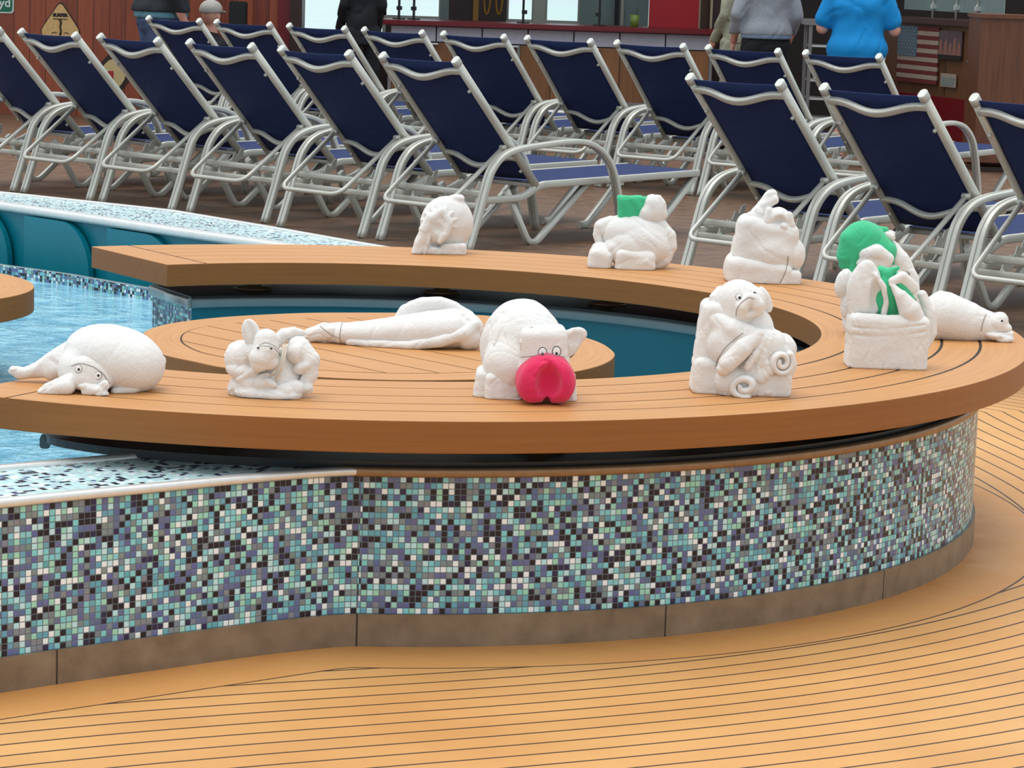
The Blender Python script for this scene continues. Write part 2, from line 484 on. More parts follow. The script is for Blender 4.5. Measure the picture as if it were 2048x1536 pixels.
def planks_mat(name, c1, c2, pitch, axis=0, rough=0.4, gap=0.06, obj_scale=1.0):
    """boards along one object axis, with wood grain running up"""
    b = NB(name, rough); ob = b.coord()
    s_ = b.n('ShaderNodeSeparateXYZ'); b.put(s_.inputs[0], ob)
    u = b.math('DIVIDE', s_.outputs[axis], pitch)
    wn = b.n('ShaderNodeTexWhiteNoise', noise_dimensions='1D'); b.put(wn.inputs['W'], b.math('FLOOR', u))
    g = b.noise(b.mapping(ob, scale=(22, 22, 1.6)), 1.6, 4, 0.6, 0.4)
    c = b.ramp(b.math('ADD', b.math('MULTIPLY', g, 0.65), b.math('MULTIPLY', wn.outputs['Value'], 0.35)), [(0.25, lin(*c1)), (0.72, lin(*c2))])
    fr = b.math('LESS_THAN', b.math('FRACT', u), gap)
    c = b.mix(fr, c, tuple(x * 0.35 for x in lin(*c1)[:3]) + (1,))
    b.col(c); return b.m

M = dict(
    mosaic=mosaic('glass_mosaic'), mosaic_glow=mosaic('violet_glow_mosaic', 0.5, (150, 130, 235)), deck=deck_material(), bench=bench_wood(), edge=bench_wood('shaded_bench_edge', (136, 82, 26), (152, 94, 33), (118, 70, 20)), mosaic_top=mosaic('skylit_top_mosaic', 0.15, None, 0.6), water=water_material(), plinth=plinth_material(),  # edge: darker bench copy for upright faces, side shade put into its colour
    steel=plain('brushed_steel', (226, 226, 222), 0.35, 0.5, 0.05), trim=plain('edge_trim', (182, 184, 182), 0.30, 0.55, 0.06), darkslab=plain('black_slab', (26, 28, 30), 0.35),
    teal=plain('teal_paint', (0, 122, 138), 0.35, 0, 0.08, 0, 4), teal_deep=plain('deep_teal_paint', (0, 104, 118), 0.35, 0, 0.05, 0, 4), caulk=plain('black_caulk', (40, 30, 22), 0.8),
    grey_edge=plain('grey_rubber_edge', (120, 134, 136), 0.4),
    bronze=plain('bronze_trim', (150, 122, 92), 0.4, 0.5, 0.12))

# ================================================================ setting: deck floor, pool walls, water
CX, CY = -0.4015, 7.6067
R_OUT, R_IN, R_WALL, R_WIN = 1.81, 1.251, 1.684, 1.335
Z_TOP, Z_BOT, Z_WALL, Z_PL = 0.527, 0.456, 0.392, 0.0726

def arc(r, a0, a1, n): return [(CX + r * math.cos(R(a0 + (a1 - a0) * i / n)), CY + r * math.sin(R(a0 + (a1 - a0) * i / n))) for i in range(n + 1)]

left_pts = [(-4.6, 2.72), (-3.0, 3.96), (-1.9, 4.79), (-1.35, 5.20), (-1.022, 5.445), (-0.924, 5.522), (-0.739, 5.66), (-0.60, 5.765), (-0.50, 5.835), (-0.41, 5.89), (-0.34, 5.921), (-0.22, 5.94)]
outline_front = [tuple(p[:2]) for p in catmull([(x, y, 0) for x, y in left_pts], 4)]
outline_lobe = arc(R_WALL, -89, 38, 72)
far_out = [(0.80, 8.80), (0.5, 9.30), (0.05, 9.95), (-0.659, 10.829), (-1.02, 11.30), (-1.502, 11.892), (-1.95, 12.22), (-2.361, 12.513), (-3.2, 13.1), (-5.2, 14.5)]
far_in = [(0.55, 8.75), (0.25, 9.30), (-0.25, 9.90), (-1.014, 10.684), (-1.33, 10.99), (-1.64, 11.305), (-1.95, 11.62), (-2.247, 11.91), (-3.05, 12.68), (-5.0, 14.2)]

# deck: one floor whose board lines run round the pool
na = (math.sin(R(37)), -math.cos(R(37))); pa = (-0.924, 5.519); nb_ = (0.70, 0.714); pb = (-1.502, 11.892)
def smin(a, b, k):
    h = np.clip(.5 + .5 * (b - a) / k, 0, 1); return b + (a - b) * h - k * h * (1 - h)
def deck_field(X, Y):
    a = (X - pa[0]) * na[0] + (Y - pa[1]) * na[1]; b = (X - pb[0]) * nb_[0] + (Y - pb[1]) * nb_[1]
    c = np.hypot(X - CX, Y - CY) - 1.69
    ab = np.maximum(np.maximum(a, b), X - 1.12)
    return smin(ab, c, 0.9), np.minimum(ab, c)
def make_floor():
    xs = np.concatenate([np.linspace(-9, -3, 25)[:-1], np.arange(-3, 3.2, 0.04), np.linspace(3.2, 9, 25)])
    ys = np.concatenate([np.arange(-1, 4.0, 0.25), np.arange(4.0, 10.0, 0.04), np.arange(10.0, 29.01, 0.12)])
    X, Y = np.meshgrid(xs, ys); f, h = deck_field(X, Y)
    nx, ny = len(xs), len(ys)
    co = np.stack([X.ravel(), Y.ravel(), np.zeros(nx * ny)], 1)
    i = np.arange(nx * ny).reshape(ny, nx)
    fc = np.stack([i[:-1, :-1].ravel(), i[:-1, 1:].ravel(), i[1:, 1:].ravel(), i[1:, :-1].ravel()], 1)
    me = bpy.data.meshes.new('floor'); me.from_pydata(co.tolist(), [], fc.tolist())
    ul = me.uv_layers.new(name='uv'); li = np.empty(len(me.loops), int); me.loops.foreach_get('vertex_index', li)
    ul.data.foreach_set('uv', np.stack([f.ravel()[li], h.ravel()[li]], 1).ravel())
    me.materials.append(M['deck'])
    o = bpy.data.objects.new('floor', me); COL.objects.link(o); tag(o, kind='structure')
make_floor()

def wall_strip(name, outer, inner, z0, z1, mats, plinth=True, ends=(False, False)):
    """low wall between two plan lines: outer face, top, inner face each with its own material slot"""
    mb = MB(); n = len(outer); L = [0.0]
    for i in range(1, n): L.append(L[-1] + math.dist(outer[i], outer[i - 1]))
    zb = Z_PL if plinth else z0
    for i in range(n - 1):
        a, b, c, d = outer[i], outer[i + 1], inner[i + 1], inner[i]
        mb.add([(*a, zb), (*b, zb), (*b, z1), (*a, z1)], [[0, 1, 2, 3]], 0, [[(L[i], zb - Z_PL), (L[i + 1], zb - Z_PL), (L[i + 1], z1 - Z_PL), (L[i], z1 - Z_PL)]])
        wd0, wd1 = math.dist(a, d), math.dist(b, c)
        mb.add([(*a, z1), (*b, z1), (*c, z1), (*d, z1)], [[0, 1, 2, 3]], 1, [[(L[i], 0), (L[i + 1], 0), (L[i + 1], wd1), (L[i], wd0)]])
        mb.add([(*d, z1), (*c, z1), (*c, z0), (*d, z0)], [[0, 1, 2, 3]], 2, [[(L[i], z1), (L[i + 1], z1), (L[i + 1], z0), (L[i], z0)]])
    for k, (i, on) in enumerate(((0, ends[0]), (n - 1, ends[1]))):
        if on:
            a, d = outer[i], inner[i]; wd = math.dist(a, d)
            mb.add([(*a, z0), (*d, z0), (*d, z1), (*a, z1)], [[0, 1, 2, 3]], 0, [[(0, z0), (wd, z0), (wd, z1), (0, z1)]])
    o = mb.build(name, mats, fix=False); tag(o, kind='structure')
    for p in o.data.polygons: p.use_smooth = False
    return o

def trim_sweep(name, pts, z, wd, ht, mat_, dz=0.0):
    mb = MB(); mb.sweep([(x, y, z + dz) for x, y in pts], rect(wd, ht, min(wd, ht) * 0.3), ref=Vector((0, 0, 1)), smooth=True)
    return tag(mb.build(name, mat_), kind='structure')

def offset(pts, d):
    out = []
    for i, p in enumerate(pts):
        a, b = pts[max(i - 1, 0)], pts[min(i + 1, len(pts) - 1)]
        t = Vector((b[0] - a[0], b[1] - a[1])).normalized(); out.append((p[0] + t.y * d, p[1] - t.x * d))
    return out

# front left wall of the pool
front_in = offset(outline_front, -0.335)
ZL = Z_WALL
wall_strip('wall_front', outline_front, front_in, 0.0, ZL, [M['mosaic'], M['mosaic_top'], M['teal']])
trim_sweep('trim_1', offset(outline_front, -0.004), ZL, 0.018, 0.030, M['steel'], 0.0)
trim_sweep('trim_2', offset(front_in, 0.006), ZL, 0.020, 0.026, M['steel'], 0.0)
# round wall under the bench
ring_o = arc(R_WALL, -89, 118.5, 120); ring_i = arc(R_WIN, -89, 118.5, 120)
wall_strip('wall_round', ring_o, ring_i, 0.0, Z_WALL, [M['mosaic'], M['mosaic_glow'], M['teal_deep']], ends=(False, True))
trim_sweep('trim_3', arc(R_WALL + 0.002, -89, 118.3, 120), Z_WALL, 0.022, 0.022, M['bronze'])
# plinth at the foot of both
pl = [*outline_front[:-6], *arc(R_WALL, -87.5, 118, 100)]
def plinth():
    mb = MB(); o = offset(pl, 0.008); L = 0.0
    for i in range(len(o) - 1):
        d = math.dist(o[i], o[i + 1]); z = Z_PL
        mb.add([(*o[i], 0), (*o[i + 1], 0), (*o[i + 1], z), (*o[i], z)], [[0, 1, 2, 3]], 0, [[(L, 0), (L + d, 0), (L + d, z), (L, z)]])
        mb.add([(*o[i], z), (*o[i + 1], z), (*pl[i + 1], z), (*pl[i], z)], [[0, 1, 2, 3]], 0, [[(L, 0), (L + d, 0), (L + d, 0.01), (L, 0.01)]])
        L += d
    tag(mb.build('baseboard_front', M['plinth'], fix=False), kind='structure')
plinth()
# black capping slab on the round wall, with a rounded tip that reaches over the pool at the front
def cap_slab():
    lo, hi = Z_WALL + 0.002, Z_WALL + 0.020
    o = arc(R_WALL - 0.012, -103, 118.8, 120); i_ = arc(R_WIN - 0.012, -112.5, 118.8, 120)
    a_end = arc(R_WALL - 0.05, -108, -106, 2)
    tip = [tuple(p[:2]) for p in catmull([(*i_[0], 0), (*arc(1.40, -115.2, -115, 1)[0], 0), (*arc(1.52, -115.6, -115, 1)[0], 0), (*arc(1.62, -113.2, -113, 1)[0], 0), (*arc(1.665, -108, -107, 1)[0], 0), (*o[0], 0)], 5)]
    pts = o + i_[::-1] + tip[1:-1]
    mb = MB(); mb.prism(pts, lo, hi, 0, 0)
    ob = mb.build('trim_4', [M['darkslab'], M['grey_edge']]); tag(ob, kind='structure')
    trim_sweep('trim_5', tip[:14][::-1] + i_[1:], Z_WALL - 0.002, 0.030, 0.024, M['grey_edge'])
    a, b = o[-1], i_[-1]
    trim_sweep('trim_6', [a, b], Z_WALL - 0.002, 0.034, 0.024, M['trim'])
cap_slab()
# far wall of the pool, gutter and tiled lip
wall_strip('wall_far', far_out, far_in, 0.0, ZL, [M['mosaic'], M['mosaic_top'], M['teal']], plinth=False)
trim_sweep('trim_7', far_out, ZL, 0.018, 0.030, M['steel'])
trim_sweep('trim_8', far_in, ZL - 0.004, 0.034, 0.075, M['steel'], 0.004)
lip = [(-0.25, 9.45), (-0.80, 10.05), (-1.43, 10.72), (-1.79, 11.09), (-2.13, 11.36), (-2.9, 12.05), (-4.8, 13.6)]
lip_in = offset(lip, -0.03)
wall_strip('wall_lip', lip_in, lip, 0.0, 0.200, [M['mosaic'], M['trim'], M['teal']], plinth=False)
mbg = MB()
for i in range(len(lip) - 1):
    j = i + 3 if i + 3 < len(far_in) else len(far_in) - 1
q = [(p[0], p[1]) for p in lip] + [(p[0], p[1]) for p in far_in[::-1]]
mbg.add([(x, y, 0.105) for x, y in q], [list(range(len(q)))])
tag(mbg.build('floor_gutter', M['teal_deep']), kind='structure')
# quarter-round baffles standing in the gutter
for k, (s_, wd) in enumerate(((0.16, 0.46), (0.62, 0.46), (1.08, 0.46), (1.54, 0.46))):
    a = Vector((*far_in[3], 0)); b = Vector((*far_in[8], 0)); t = (b - a).normalized(); nn = Vector((-t.y, t.x, 0))
    if nn.dot(Vector((-1, -1, 0))) < 0: nn = -nn
    o = a + t * (s_ + 0.30 + k * 0.12) + nn * 0.03
    pr = [(0, 0)] + [(0.16 * 0 + (0.20 - 0.20 * math.cos(R(x))), 0.05 + 0.215 * math.sin(R(x))) for x in range(0, 91, 10)] + [(wd, 0.265), (wd, 0)]
    mb = MB(); vs = [o + t * u + Vector((0, 0, 0.105 + z)) for u, z in pr]; n_ = len(pr)
    vs2 = [v - nn * 0.026 for v in vs]
    mb.add(vs + vs2, [list(range(n_)), list(range(n_, 2 * n_))[::-1]] + [[i, (i + 1) % n_, n_ + (i + 1) % n_, n_ + i] for i in range(n_)])
    tag(mb.build('trim_%d' % (9 + k), M['teal']), kind='structure')
# water
wp = [(p[0], p[1]) for p in offset(outline_front, -0.2)] + arc(1.5, -80, 100, 40) + lip
mb = MB(); mb.add([(x, y, 0.155) for x, y in wp], [list(range(len(wp)))])
tag(mb.build('water', M['water']), kind='structure')

# ================================================================ wooden ring bench over the round wall
def ring_piece(mb, r0, r1, a0, a1, z0, z1, n, mi=0, mitre=None):
    """annular board; mitre = function(r, angle) giving trimmed end angles"""
    vs = []; uv = []
    for i in range(n + 1):
        for r in (r0, r1):
            s0, s1 = (a0(r), a1(r)) if callable(a0) else (a0, a1)
            a = R(s0 + (s1 - s0) * i / n)
            for z in (z0, z1): vs.append((r * math.cos(a), r * math.sin(a), z)); uv.append((r * a, r + z))
    fs = []; us = []
    def q(*ix): fs.append(list(ix)); us.append([uv[k] for k in ix])
    k0 = len(mb.mi)
    for i in range(n):
        o = 4 * i; p = o + 4
        q(o + 1, o + 3, p + 3, p + 1); q(o, p, p + 2, o + 2)
        q(o, o + 1, p + 1, p); q(o + 2, p + 2, p + 3, o + 3)
    q(0, 2, 3, 1); q(4 * n, 4 * n + 1, 4 * n + 3, 4 * n + 2)
    mb.add(vs, fs, mi, us)
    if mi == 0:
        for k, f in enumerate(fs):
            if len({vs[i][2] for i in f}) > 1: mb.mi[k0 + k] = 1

A0, A1 = -117.2, 124.0            # open on the left
END = 0.135                        # width of the boards across both ends
def ends(gap):
    lo = lambda r: A0 + math.degrees((END + gap) / r)
    hi = lambda r: A1 - math.degrees((END + gap) / r)
    return lo, hi
bench = empty('ring_bench', (CX, CY, Z_BOT))
tag(bench, 'curved tan plank bench, open ring over the tiled pool wall, towel animals on it', 'bench')
th = Z_TOP - Z_BOT; G = 0.0034
rs = [R_IN, 1.352, 1.470, 1.577, 1.680, R_OUT]
mb = MB()
lo, hi = ends(0)
ring_piece(mb, R_IN + 0.02, R_OUT - 0.02, A0 + 0.6, A1 - 0.6, 0.0, th - 0.0012, 120, 1)
bench_core = mb.build('seat_core', [M['bench'], M['caulk']], bench)
lo, hi = ends(G)
for k in range(5):
    mb = MB()
    z0 = 0.0 if k in (0, 4) else th - 0.008
    ring_piece(mb, rs[k] + (G if k else 0), rs[k + 1] - (G if k < 4 else 0), lo, hi, z0, th, 110)
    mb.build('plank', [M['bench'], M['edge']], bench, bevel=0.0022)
for sgn, a in ((1, A0), (-1, A1)):
    mb = MB(); w_ = lambda r, a=a, sgn=sgn: a + sgn * math.degrees((END - G) / r)
    f0 = (lambda r, a=a: a) if sgn > 0 else w_; f1 = w_ if sgn > 0 else (lambda r, a=a: a)
    ring_piece(mb, R_IN, R_OUT, f0, f1, 0.0, th, 4)
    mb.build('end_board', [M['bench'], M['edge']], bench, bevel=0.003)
    mb = MB(); g0 = lambda r, a=a, sgn=sgn: a + sgn * math.degrees((END - 0.03) / r); g1 = lambda r, a=a, sgn=sgn: a + sgn * math.degrees((END + 0.03) / r)
    ring_piece(mb, R_IN + 0.0006, R_OUT - 0.0006, g0 if sgn > 0 else g1, g1 if sgn > 0 else g0, 0.0005, th - 0.004, 2)
    mb.build('edge_filler', [M['edge'], M['edge']], bench)
for a in (-100, -72, -44, -16, 12, 40, 62, 84, 108):
    mb = MB(); c = (1.50 * math.cos(R(a)), 1.50 * math.sin(R(a)), 0)
    zf = Z_WALL + 0.020 - Z_BOT
    mb.lathe([(0, zf), (0.062, zf), (0.062, zf + 0.007), (0.03, zf + 0.010), (0.024, zf + 0.013), (0.024, -0.012), (0.06, -0.009), (0.06, 0.0), (0, 0)], c, 24)
    mb.build('support_post', M['bronze'], bench)

# round plank table standing in the water inside the ring, and the next one at the left edge
def plank_table(name, outline, zt, thick, label, dirn, rim=0.11, pitch=0.118):
    c = np.mean(np.array(outline), 0)
    t = empty(name, (c[0], c[1], 0)); tag(t, label, 'table')
    P = [Vector((x - c[0], y - c[1], 0)) for x, y in outline]
    P = catmull(P, 6, True)
    if sum(P[i - 1].x * P[i].y - P[i].x * P[i - 1].y for i in range(len(P))) < 0: P = P[::-1]
    n = len(P)
    inn = []
    for i in range(n):
        tg = (P[(i + 1) % n] - P[i - 1]).normalized(); inn.append(P[i] - Vector((tg.y, -tg.x, 0)) * rim)
    # rim board
    def rim_mesh():
        mb = MB(); vs = []
        for i in range(n):
            for (p, z) in ((P[i], zt - thick), (P[i], zt), (inn[i], zt), (inn[i], zt - thick)): vs.append((p.x, p.y, z))
        fs = []; us = []; L = 0
        for i in range(n):
            j = (i + 1) % n; d = (P[j] - P[i]).length
            for q in range(4):
                q2 = (q + 1) % 4; fs.append([4 * i + q, 4 * j + q, 4 * j + q2, 4 * i + q2])
                us.append([(L, q * .1), (L + d, q * .1), (L + d, q * .1 + .1), (L, q * .1 + .1)])
            L += d
        mb.add(vs, fs, 0, us)
        for k in range(len(fs)): mb.mi[k] = 0 if k % 4 == 1 else 1
        return mb
    rim_mesh().build('rim_board', [M['bench'], M['edge']], t, bevel=0.003)
    mb = MB(); mb.prism([(p.x, p.y) for p in P[::2]], zt - thick + 0.004, zt - 0.007, 0)
    # keep the core inside the rim
    mb = MB(); mb.prism([(p.x * 1.002, p.y * 1.002) for p in inn], zt - thick + 0.006, zt - 0.0012, 0)
    mb.build('table_core', M['caulk'], t)
    # straight boards clipped to the inner outline
    d = Vector((math.cos(dirn), math.sin(dirn), 0)); nn = Vector((-d.y, d.x, 0))
    poly = [p * ((p.length - 0.004) / p.length) for p in inn]
    ts = [p.dot(nn) for p in poly]; k0 = math.floor(min(ts) / pitch); k1 = math.ceil(max(ts) / pitch)
    for k in range(k0, k1):
        lo_, hi_ = k * pitch + 0.003, (k + 1) * pitch - 0.003
        cl = poly
        for sgn, lim in ((1, lo_), (-1, -hi_)):
            out = []
            for i in range(len(cl)):
                a, b = cl[i - 1], cl[i]; da, db = sgn * a.dot(nn) - lim, sgn * b.dot(nn) - lim
                if (da >= 0) != (db >= 0): out.append(a + (b - a) * (da / (da - db)))
                if db >= 0: out.append(b)
            cl = out
            if len(cl) < 3: break
        if len(cl) < 3: continue
        mb = MB(); mb.prism([(p.x, p.y) for p in cl], zt - 0.009, zt, 0)
        for q in range(len(mb.uv)):
            mb.uv[q] = [(Vector(mb.v[i]).dot(d), Vector(mb.v[i]).dot(nn) + mb.v[i][2]) for i in mb.f[q]]
        mb.build('plank', M['bench'], t)
    mb = MB(); mb.lathe([(0, 0.10), (0.20, 0.10), (0.20, 0.20), (0.10, 0.215), (0.09, 0.24), (0.09, zt - thick - 0.02), (0.3, zt - thick - 0.01), (0.3, zt - thick), (0, zt - thick)], (0, 0, 0), 32)
    mb.build('pedestal', M['bronze'], t)
    return t
isl = [(-1.025, 7.53), (-1.0, 7.69), (-.94, 7.81), (-.83, 7.94), (-.65, 8.065), (-.5, 8.12), (-.28, 8.165), (-.06, 8.15), (.09, 7.99), (.205, 7.74), (.25, 7.62), (.275, 7.47), (.275, 7.38), (.255, 7.27), (.21, 7.15), (.13, 7.03), (0, 6.92), (-.25, 6.83), (-.5, 6.835), (-.72, 6.93), (-.82, 7.025), (-.92, 7.14), (-1.0, 7.33)]
plank_table('round_table', isl[::-1], 0.46, 0.075, 'round tan plank table inside the ring bench, under the long white towel fish', R(-48))
tl = [(-2.55 + 1.06 * math.cos(R(a)) * (1.0), 8.42 + 0.75 * math.sin(R(a))) for a in range(0, -360, -15)]
plank_table('round_table', tl, 0.46, 0.075, 'tan plank table at the left edge of the photo, standing in the pool water', R(-48))

# ================================================================ sun loungers
def sling_mat():
    b = NB('navy_mesh_sling', 0.7); b.p.inputs['Specular IOR Level'].default_value = 0.2; ob = b.coord()
    s_ = b.n('ShaderNodeSeparateXYZ'); b.put(s_.inputs[0], ob)
    rib = b.math('SINE', b.math('MULTIPLY', s_.outputs[0], 600.0))
    nz = b.noise(b.mapping(ob, scale=(5, 5, 9)), 3, 3)
    c = b.ramp(b.math('MULTIPLY_ADD', rib, 0.5, 0.5), [(0.2, lin(18, 26, 62)), (0.8, lin(44, 62, 112))])
    c = b.mix(b.math('MULTIPLY', b.math('SUBTRACT', nz, 0.5, clamp=True), 0.5), c, lin(70, 78, 120))
    b.col(c); b.bump(rib, 0.3, 0.001)
    return b.m
M['sling'] = sling_mat()
M['frame'] = plain('champagne_aluminium', (204, 203, 192), 0.40, 0.30, 0.05, 0, 60)
M['cap'] = plain('grey_plastic_cap', (206, 206, 198), 0.45)
M['dull'] = plain('shaded_aluminium', (160, 160, 152), 0.45, 0.4, 0.05)

def bez(P, n=6): return catmull(P, n)

def make_lounger():
    t = empty('sun_lounger')
    fr = M['frame']
    W2 = 0.282; AX = 0.345
    piv = Vector((0, 0, 0.295)); top = Vector((0, -0.642, 0.962)); bd = (top - piv).normalized(); bn = Vector((0, bd.z, -bd.y))  # bn points forward/up side
    back = lambda s, off=0.0: piv + bd * s - bn * off       # point on the back plane, off metres behind it
    for s in (-1, 1):
        # arm: flat bar loop, foot to foot
        mb = MB()
        path = bez([(s * AX, -.585, -.0544), (s * AX, -.52, .12), (s * AX, -.468, .27), (s * AX, -.425, .375), (s * AX, -.345, .452), (s * AX, -.215, .492), (s * AX, 0, .512), (s * AX, .2, .524), (s * AX, .335, .517), (s * AX, .45, .482), (s * AX, .55, .405), (s * AX, .61, .30), (s * AX, .65, .17), (s * AX, .705, -.0544)], 5)
        mb.sweep(path, rect(0.054, 0.030, 0.006)); mb.sweep([(p.x + s * 0.0, p.y, p.z) for p in path], rect(0.006, 0.036, 0.002), mi=1)
        mb.build('armrest', [fr, M['dull']], t)
        # side rail: from the rear leg forward, up to the pivot, then along the seat
        mb = MB()
        path = fillet([(s * (AX - .03), -.49, .212), (s * W2, -.40, .213), (s * W2, -.10, .216), (s * W2, .045, .283), (s * W2, 1.44, .305)], 0.05)
        mb.sweep(path, rect(0.028, 0.040, 0.006)); mb.build('side_rail', fr, t)
        # back rail
        mb = MB(); mb.sweep([back(-0.02), back(.30), back(.60), back(.925)], [(x, y) for x, y in rect(0.034, 0.046, 0.014)])
        mb.v = [(v[0] + s * W2, v[1], v[2]) for v in mb.v]
        br = mb.build('back_rail', fr, t)
        mb = MB(); mb.sweep([back(.915), back(.945), back(.956)], rect(0.040, 0.052, 0.016)); mb.v = [(v[0] + s * W2, v[1], v[2]) for v in mb.v]
        mb.build('rail_cap', M['cap'], br)
        for q in (.12, .74):
            mb = MB(); mb.tube([back(q, 0.02) + Vector((s * (W2 - .012), 0, 0)), back(q, 0.034) + Vector((s * (W2 - .012), 0, 0))], 0.009)
            mb.build('rail_screw', M['cap'], br)
        # V-shaped middle leg and slanting foot leg
        mb = MB(); path = fillet([(s * .255, -.20, .262), (s * .255, .015, -.075), (s * .255, .47, .275)], 0.09, 8)
        mb.sweep(path, rect(0.030, 0.036, 0.006)); mb.v = [(v[0], v[1], max(v[2], -0.0544)) for v in mb.v]; mb.build('middle_leg', fr, t)
        mb = MB(); path = fillet([(s * .262, 1.43, .285), (s * .262, 1.06, -.034), (s * .262, 1.00, -.034)], 0.05)
        mb.sweep(path, rect(0.034, 0.040, 0.006)); mb.v = [(v[0], v[1], max(v[2], -0.0544)) for v in mb.v]; mb.build('foot_leg', fr, t)
        # ratchet bracket with three notches
        mb = MB()
        base = [(-.50, .165), (-.455, .165), (-.43, .205), (-.40, .20), (-.375, .235), (-.345, .235), (-.325, .275), (-.295, .28), (-.28, .345), (-.31, .335), (-.33, .30), (-.36, .315), (-.385, .265), (-.415, .275), (-.44, .225), (-.475, .232)]
        vs = [(s * .20 - .003, y, z) for y, z in base] + [(s * .20 + .003, y, z) for y, z in base]; n = len(base)
        mb.add(vs, [list(range(n)), list(range(n, 2 * n))[::-1]] + [[i, (i + 1) % n, n + (i + 1) % n, n + i] for i in range(n)])
        mb.tube([(s * .19, -.47, .20), (s * .21, -.47, .20)], 0.012); mb.tube([(s * .19, -.40, .262), (s * .21, -.40, .262)], 0.010)
        mb.build('ratchet_bracket', fr, t)
    # rear cross rails between the rear legs
    for z, y in ((.255, -.468), (.188, -.492)):
        mb = MB(); mb.sweep([(-AX, y, z), (AX, y, z)], rect(0.032, 0.026, 0.005), ref=Vector((0, 0, 1))); mb.build('cross_rail', fr, t)
    # seat cross bars
    for y, z in ((.10, .272), (1.44, .302), (.75, .270)):
        mb = MB(); mb.sweep([(-W2, y, z), (W2, y, z)], rect(0.026, 0.030, 0.005), ref=Vector((0, 0, 1))); mb.build('seat_bar', fr, t)
    # curved bars behind the back
    def curved(s_end, s_mid, off, name, wd):
        P = []
        for k in range(21):
            u = -1 + k / 10; g = math.cos(u * PI / 2) ** 1.0
            g = 0.5 + 0.5 * math.cos(PI * min(1, abs(u) / 0.86)) if abs(u) < 0.86 else 0
            p = back(s_end + (s_mid - s_end) * g, 0.012 + off * g); P.append((u * W2, p.y, p.z))
        mb = MB(); mb.sweep(P, rect(0.030, wd, 0.008), ref=bn); mb.build(name, fr, t)
    curved(.878, .856, 0.040, 'top_bar', 0.036)
    curved(.210, .172, 0.045, 'lower_bar', 0.026)
    # U-shaped recline strut
    st = back(.315, 0.035)
    mb = MB()
    path = fillet([(-.262, st.y, st.z), (-.248, -.675, .185), (.248, -.675, .185), (.262, st.y, st.z)], 0.075, 7)
    mb.tube(path, 0.0132); 
    for s in (-1, 1): mb.tube([(s * .245, st.y, st.z), (s * .285, st.y, st.z)], 0.016)
    mb.build('recline_strut', fr, t)
    # slings
    def sheet(fn, nu, nv, th, name):
        mb = MB(); vs = []
        for i in range(nu + 1):
            for j in range(nv + 1): vs.append(fn(i / nu, j / nv))
        fs = [[i * (nv + 1) + j, (i + 1) * (nv + 1) + j, (i + 1) * (nv + 1) + j + 1, i * (nv + 1) + j + 1] for i in range(nu) for j in range(nv)]
        mb.add(vs, fs, 0, None, True); o = mb.build(name, M['sling'], t)
        so_ = o.modifiers.new('cloth_thickness', 'SOLIDIFY'); so_.thickness = th; so_.offset = 0
        return o
    wq = W2 - 0.012
    def fback(u, v):
        s = 0.03 + u * 0.905; x = (v * 2 - 1); p = back(s, 0.016 * (1 - x * x) * (0.4 + 0.6 * math.sin(PI * u))); return (x * wq, p.y, p.z)
    sheet(fback, 16, 12, 0.004, 'back_sling')
    def fseat(u, v):
        y = 0.06 + u * 1.37; x = v * 2 - 1; return (x * wq, y, 0.298 + 0.0158 * (y - .06) - 0.022 * (1 - x * x) * math.sin(PI * min(1, u * 1.1 + .05)))
    sheet(fseat, 16, 12, 0.004, 'seat_sling')
    return t

# x, y (metres), yaw, label
LOUNGERS = [
    (-2.992, 17.725, -.768, 'navy sun lounger of the near row, cut off by the left photo edge'),
    (-2.436, 17.206, -.769, 'navy sun lounger of the near row, below the yellow diamond sign'),
    (-1.876, 16.714, -.774, 'navy sun lounger of the near row, in front of the standing man in blue jeans'),
    (-1.290, 16.230, -.760, 'navy sun lounger of the near row, below the seated man in the cap'),
    (-0.700, 15.560, -.760, 'navy sun lounger of the near row, in front of the person in black'),
    (-0.114, 15.017, -.750, 'navy sun lounger of the near row, behind the small towel elephant, blue seat in view'),
    (1.432, 13.411, -.762, 'navy sun lounger of the near row, behind the towel elephant with raised trunk'),
    (1.997, 12.729, -.765, 'navy sun lounger of the near row, right behind the green towel frogs'),
    (2.571, 12.140, -.740, 'navy sun lounger of the near row, cut off by the right photo edge'),
    (-2.307, 21.818, -.657, 'navy sun lounger of the far row, leftmost, between the two men by the wall'),
    (-1.728, 21.359, -.657, 'navy sun lounger of the far row, right beside the seated man in the cap'),
    (-1.139, 20.918, -.657, 'navy sun lounger of the far row, below the bright doorway window'),
    (-0.556, 20.475, -.657, 'navy sun lounger of the far row, at the left end of the bar counter'),
    (0.033, 20.040, -.657, 'navy sun lounger of the far row, in front of the left part of the bar'),
    (0.629, 19.602, -.657, 'navy sun lounger of the far row, in front of the middle of the bar'),
    (1.238, 19.164, -.657, 'navy sun lounger of the far row, below the dark red panel'),
    (1.830, 18.710, -.657, 'navy sun lounger of the far row, below the person in the grey sweater'),
    (2.428, 18.228, -.657, 'navy sun lounger of the far row, below the woman in the turquoise shirt'),
]
_l = make_lounger()
for i, (x, y, a, lab) in enumerate(LOUNGERS):
    o = _l if i == 0 else copy_tree(_l)
    o.location = (x, y, 0.0525); o.rotation_euler = (0, 0, a); o.scale = (0.965,) * 3
    tag(o, lab, 'sun lounger', 'navy sun loungers on the deck')

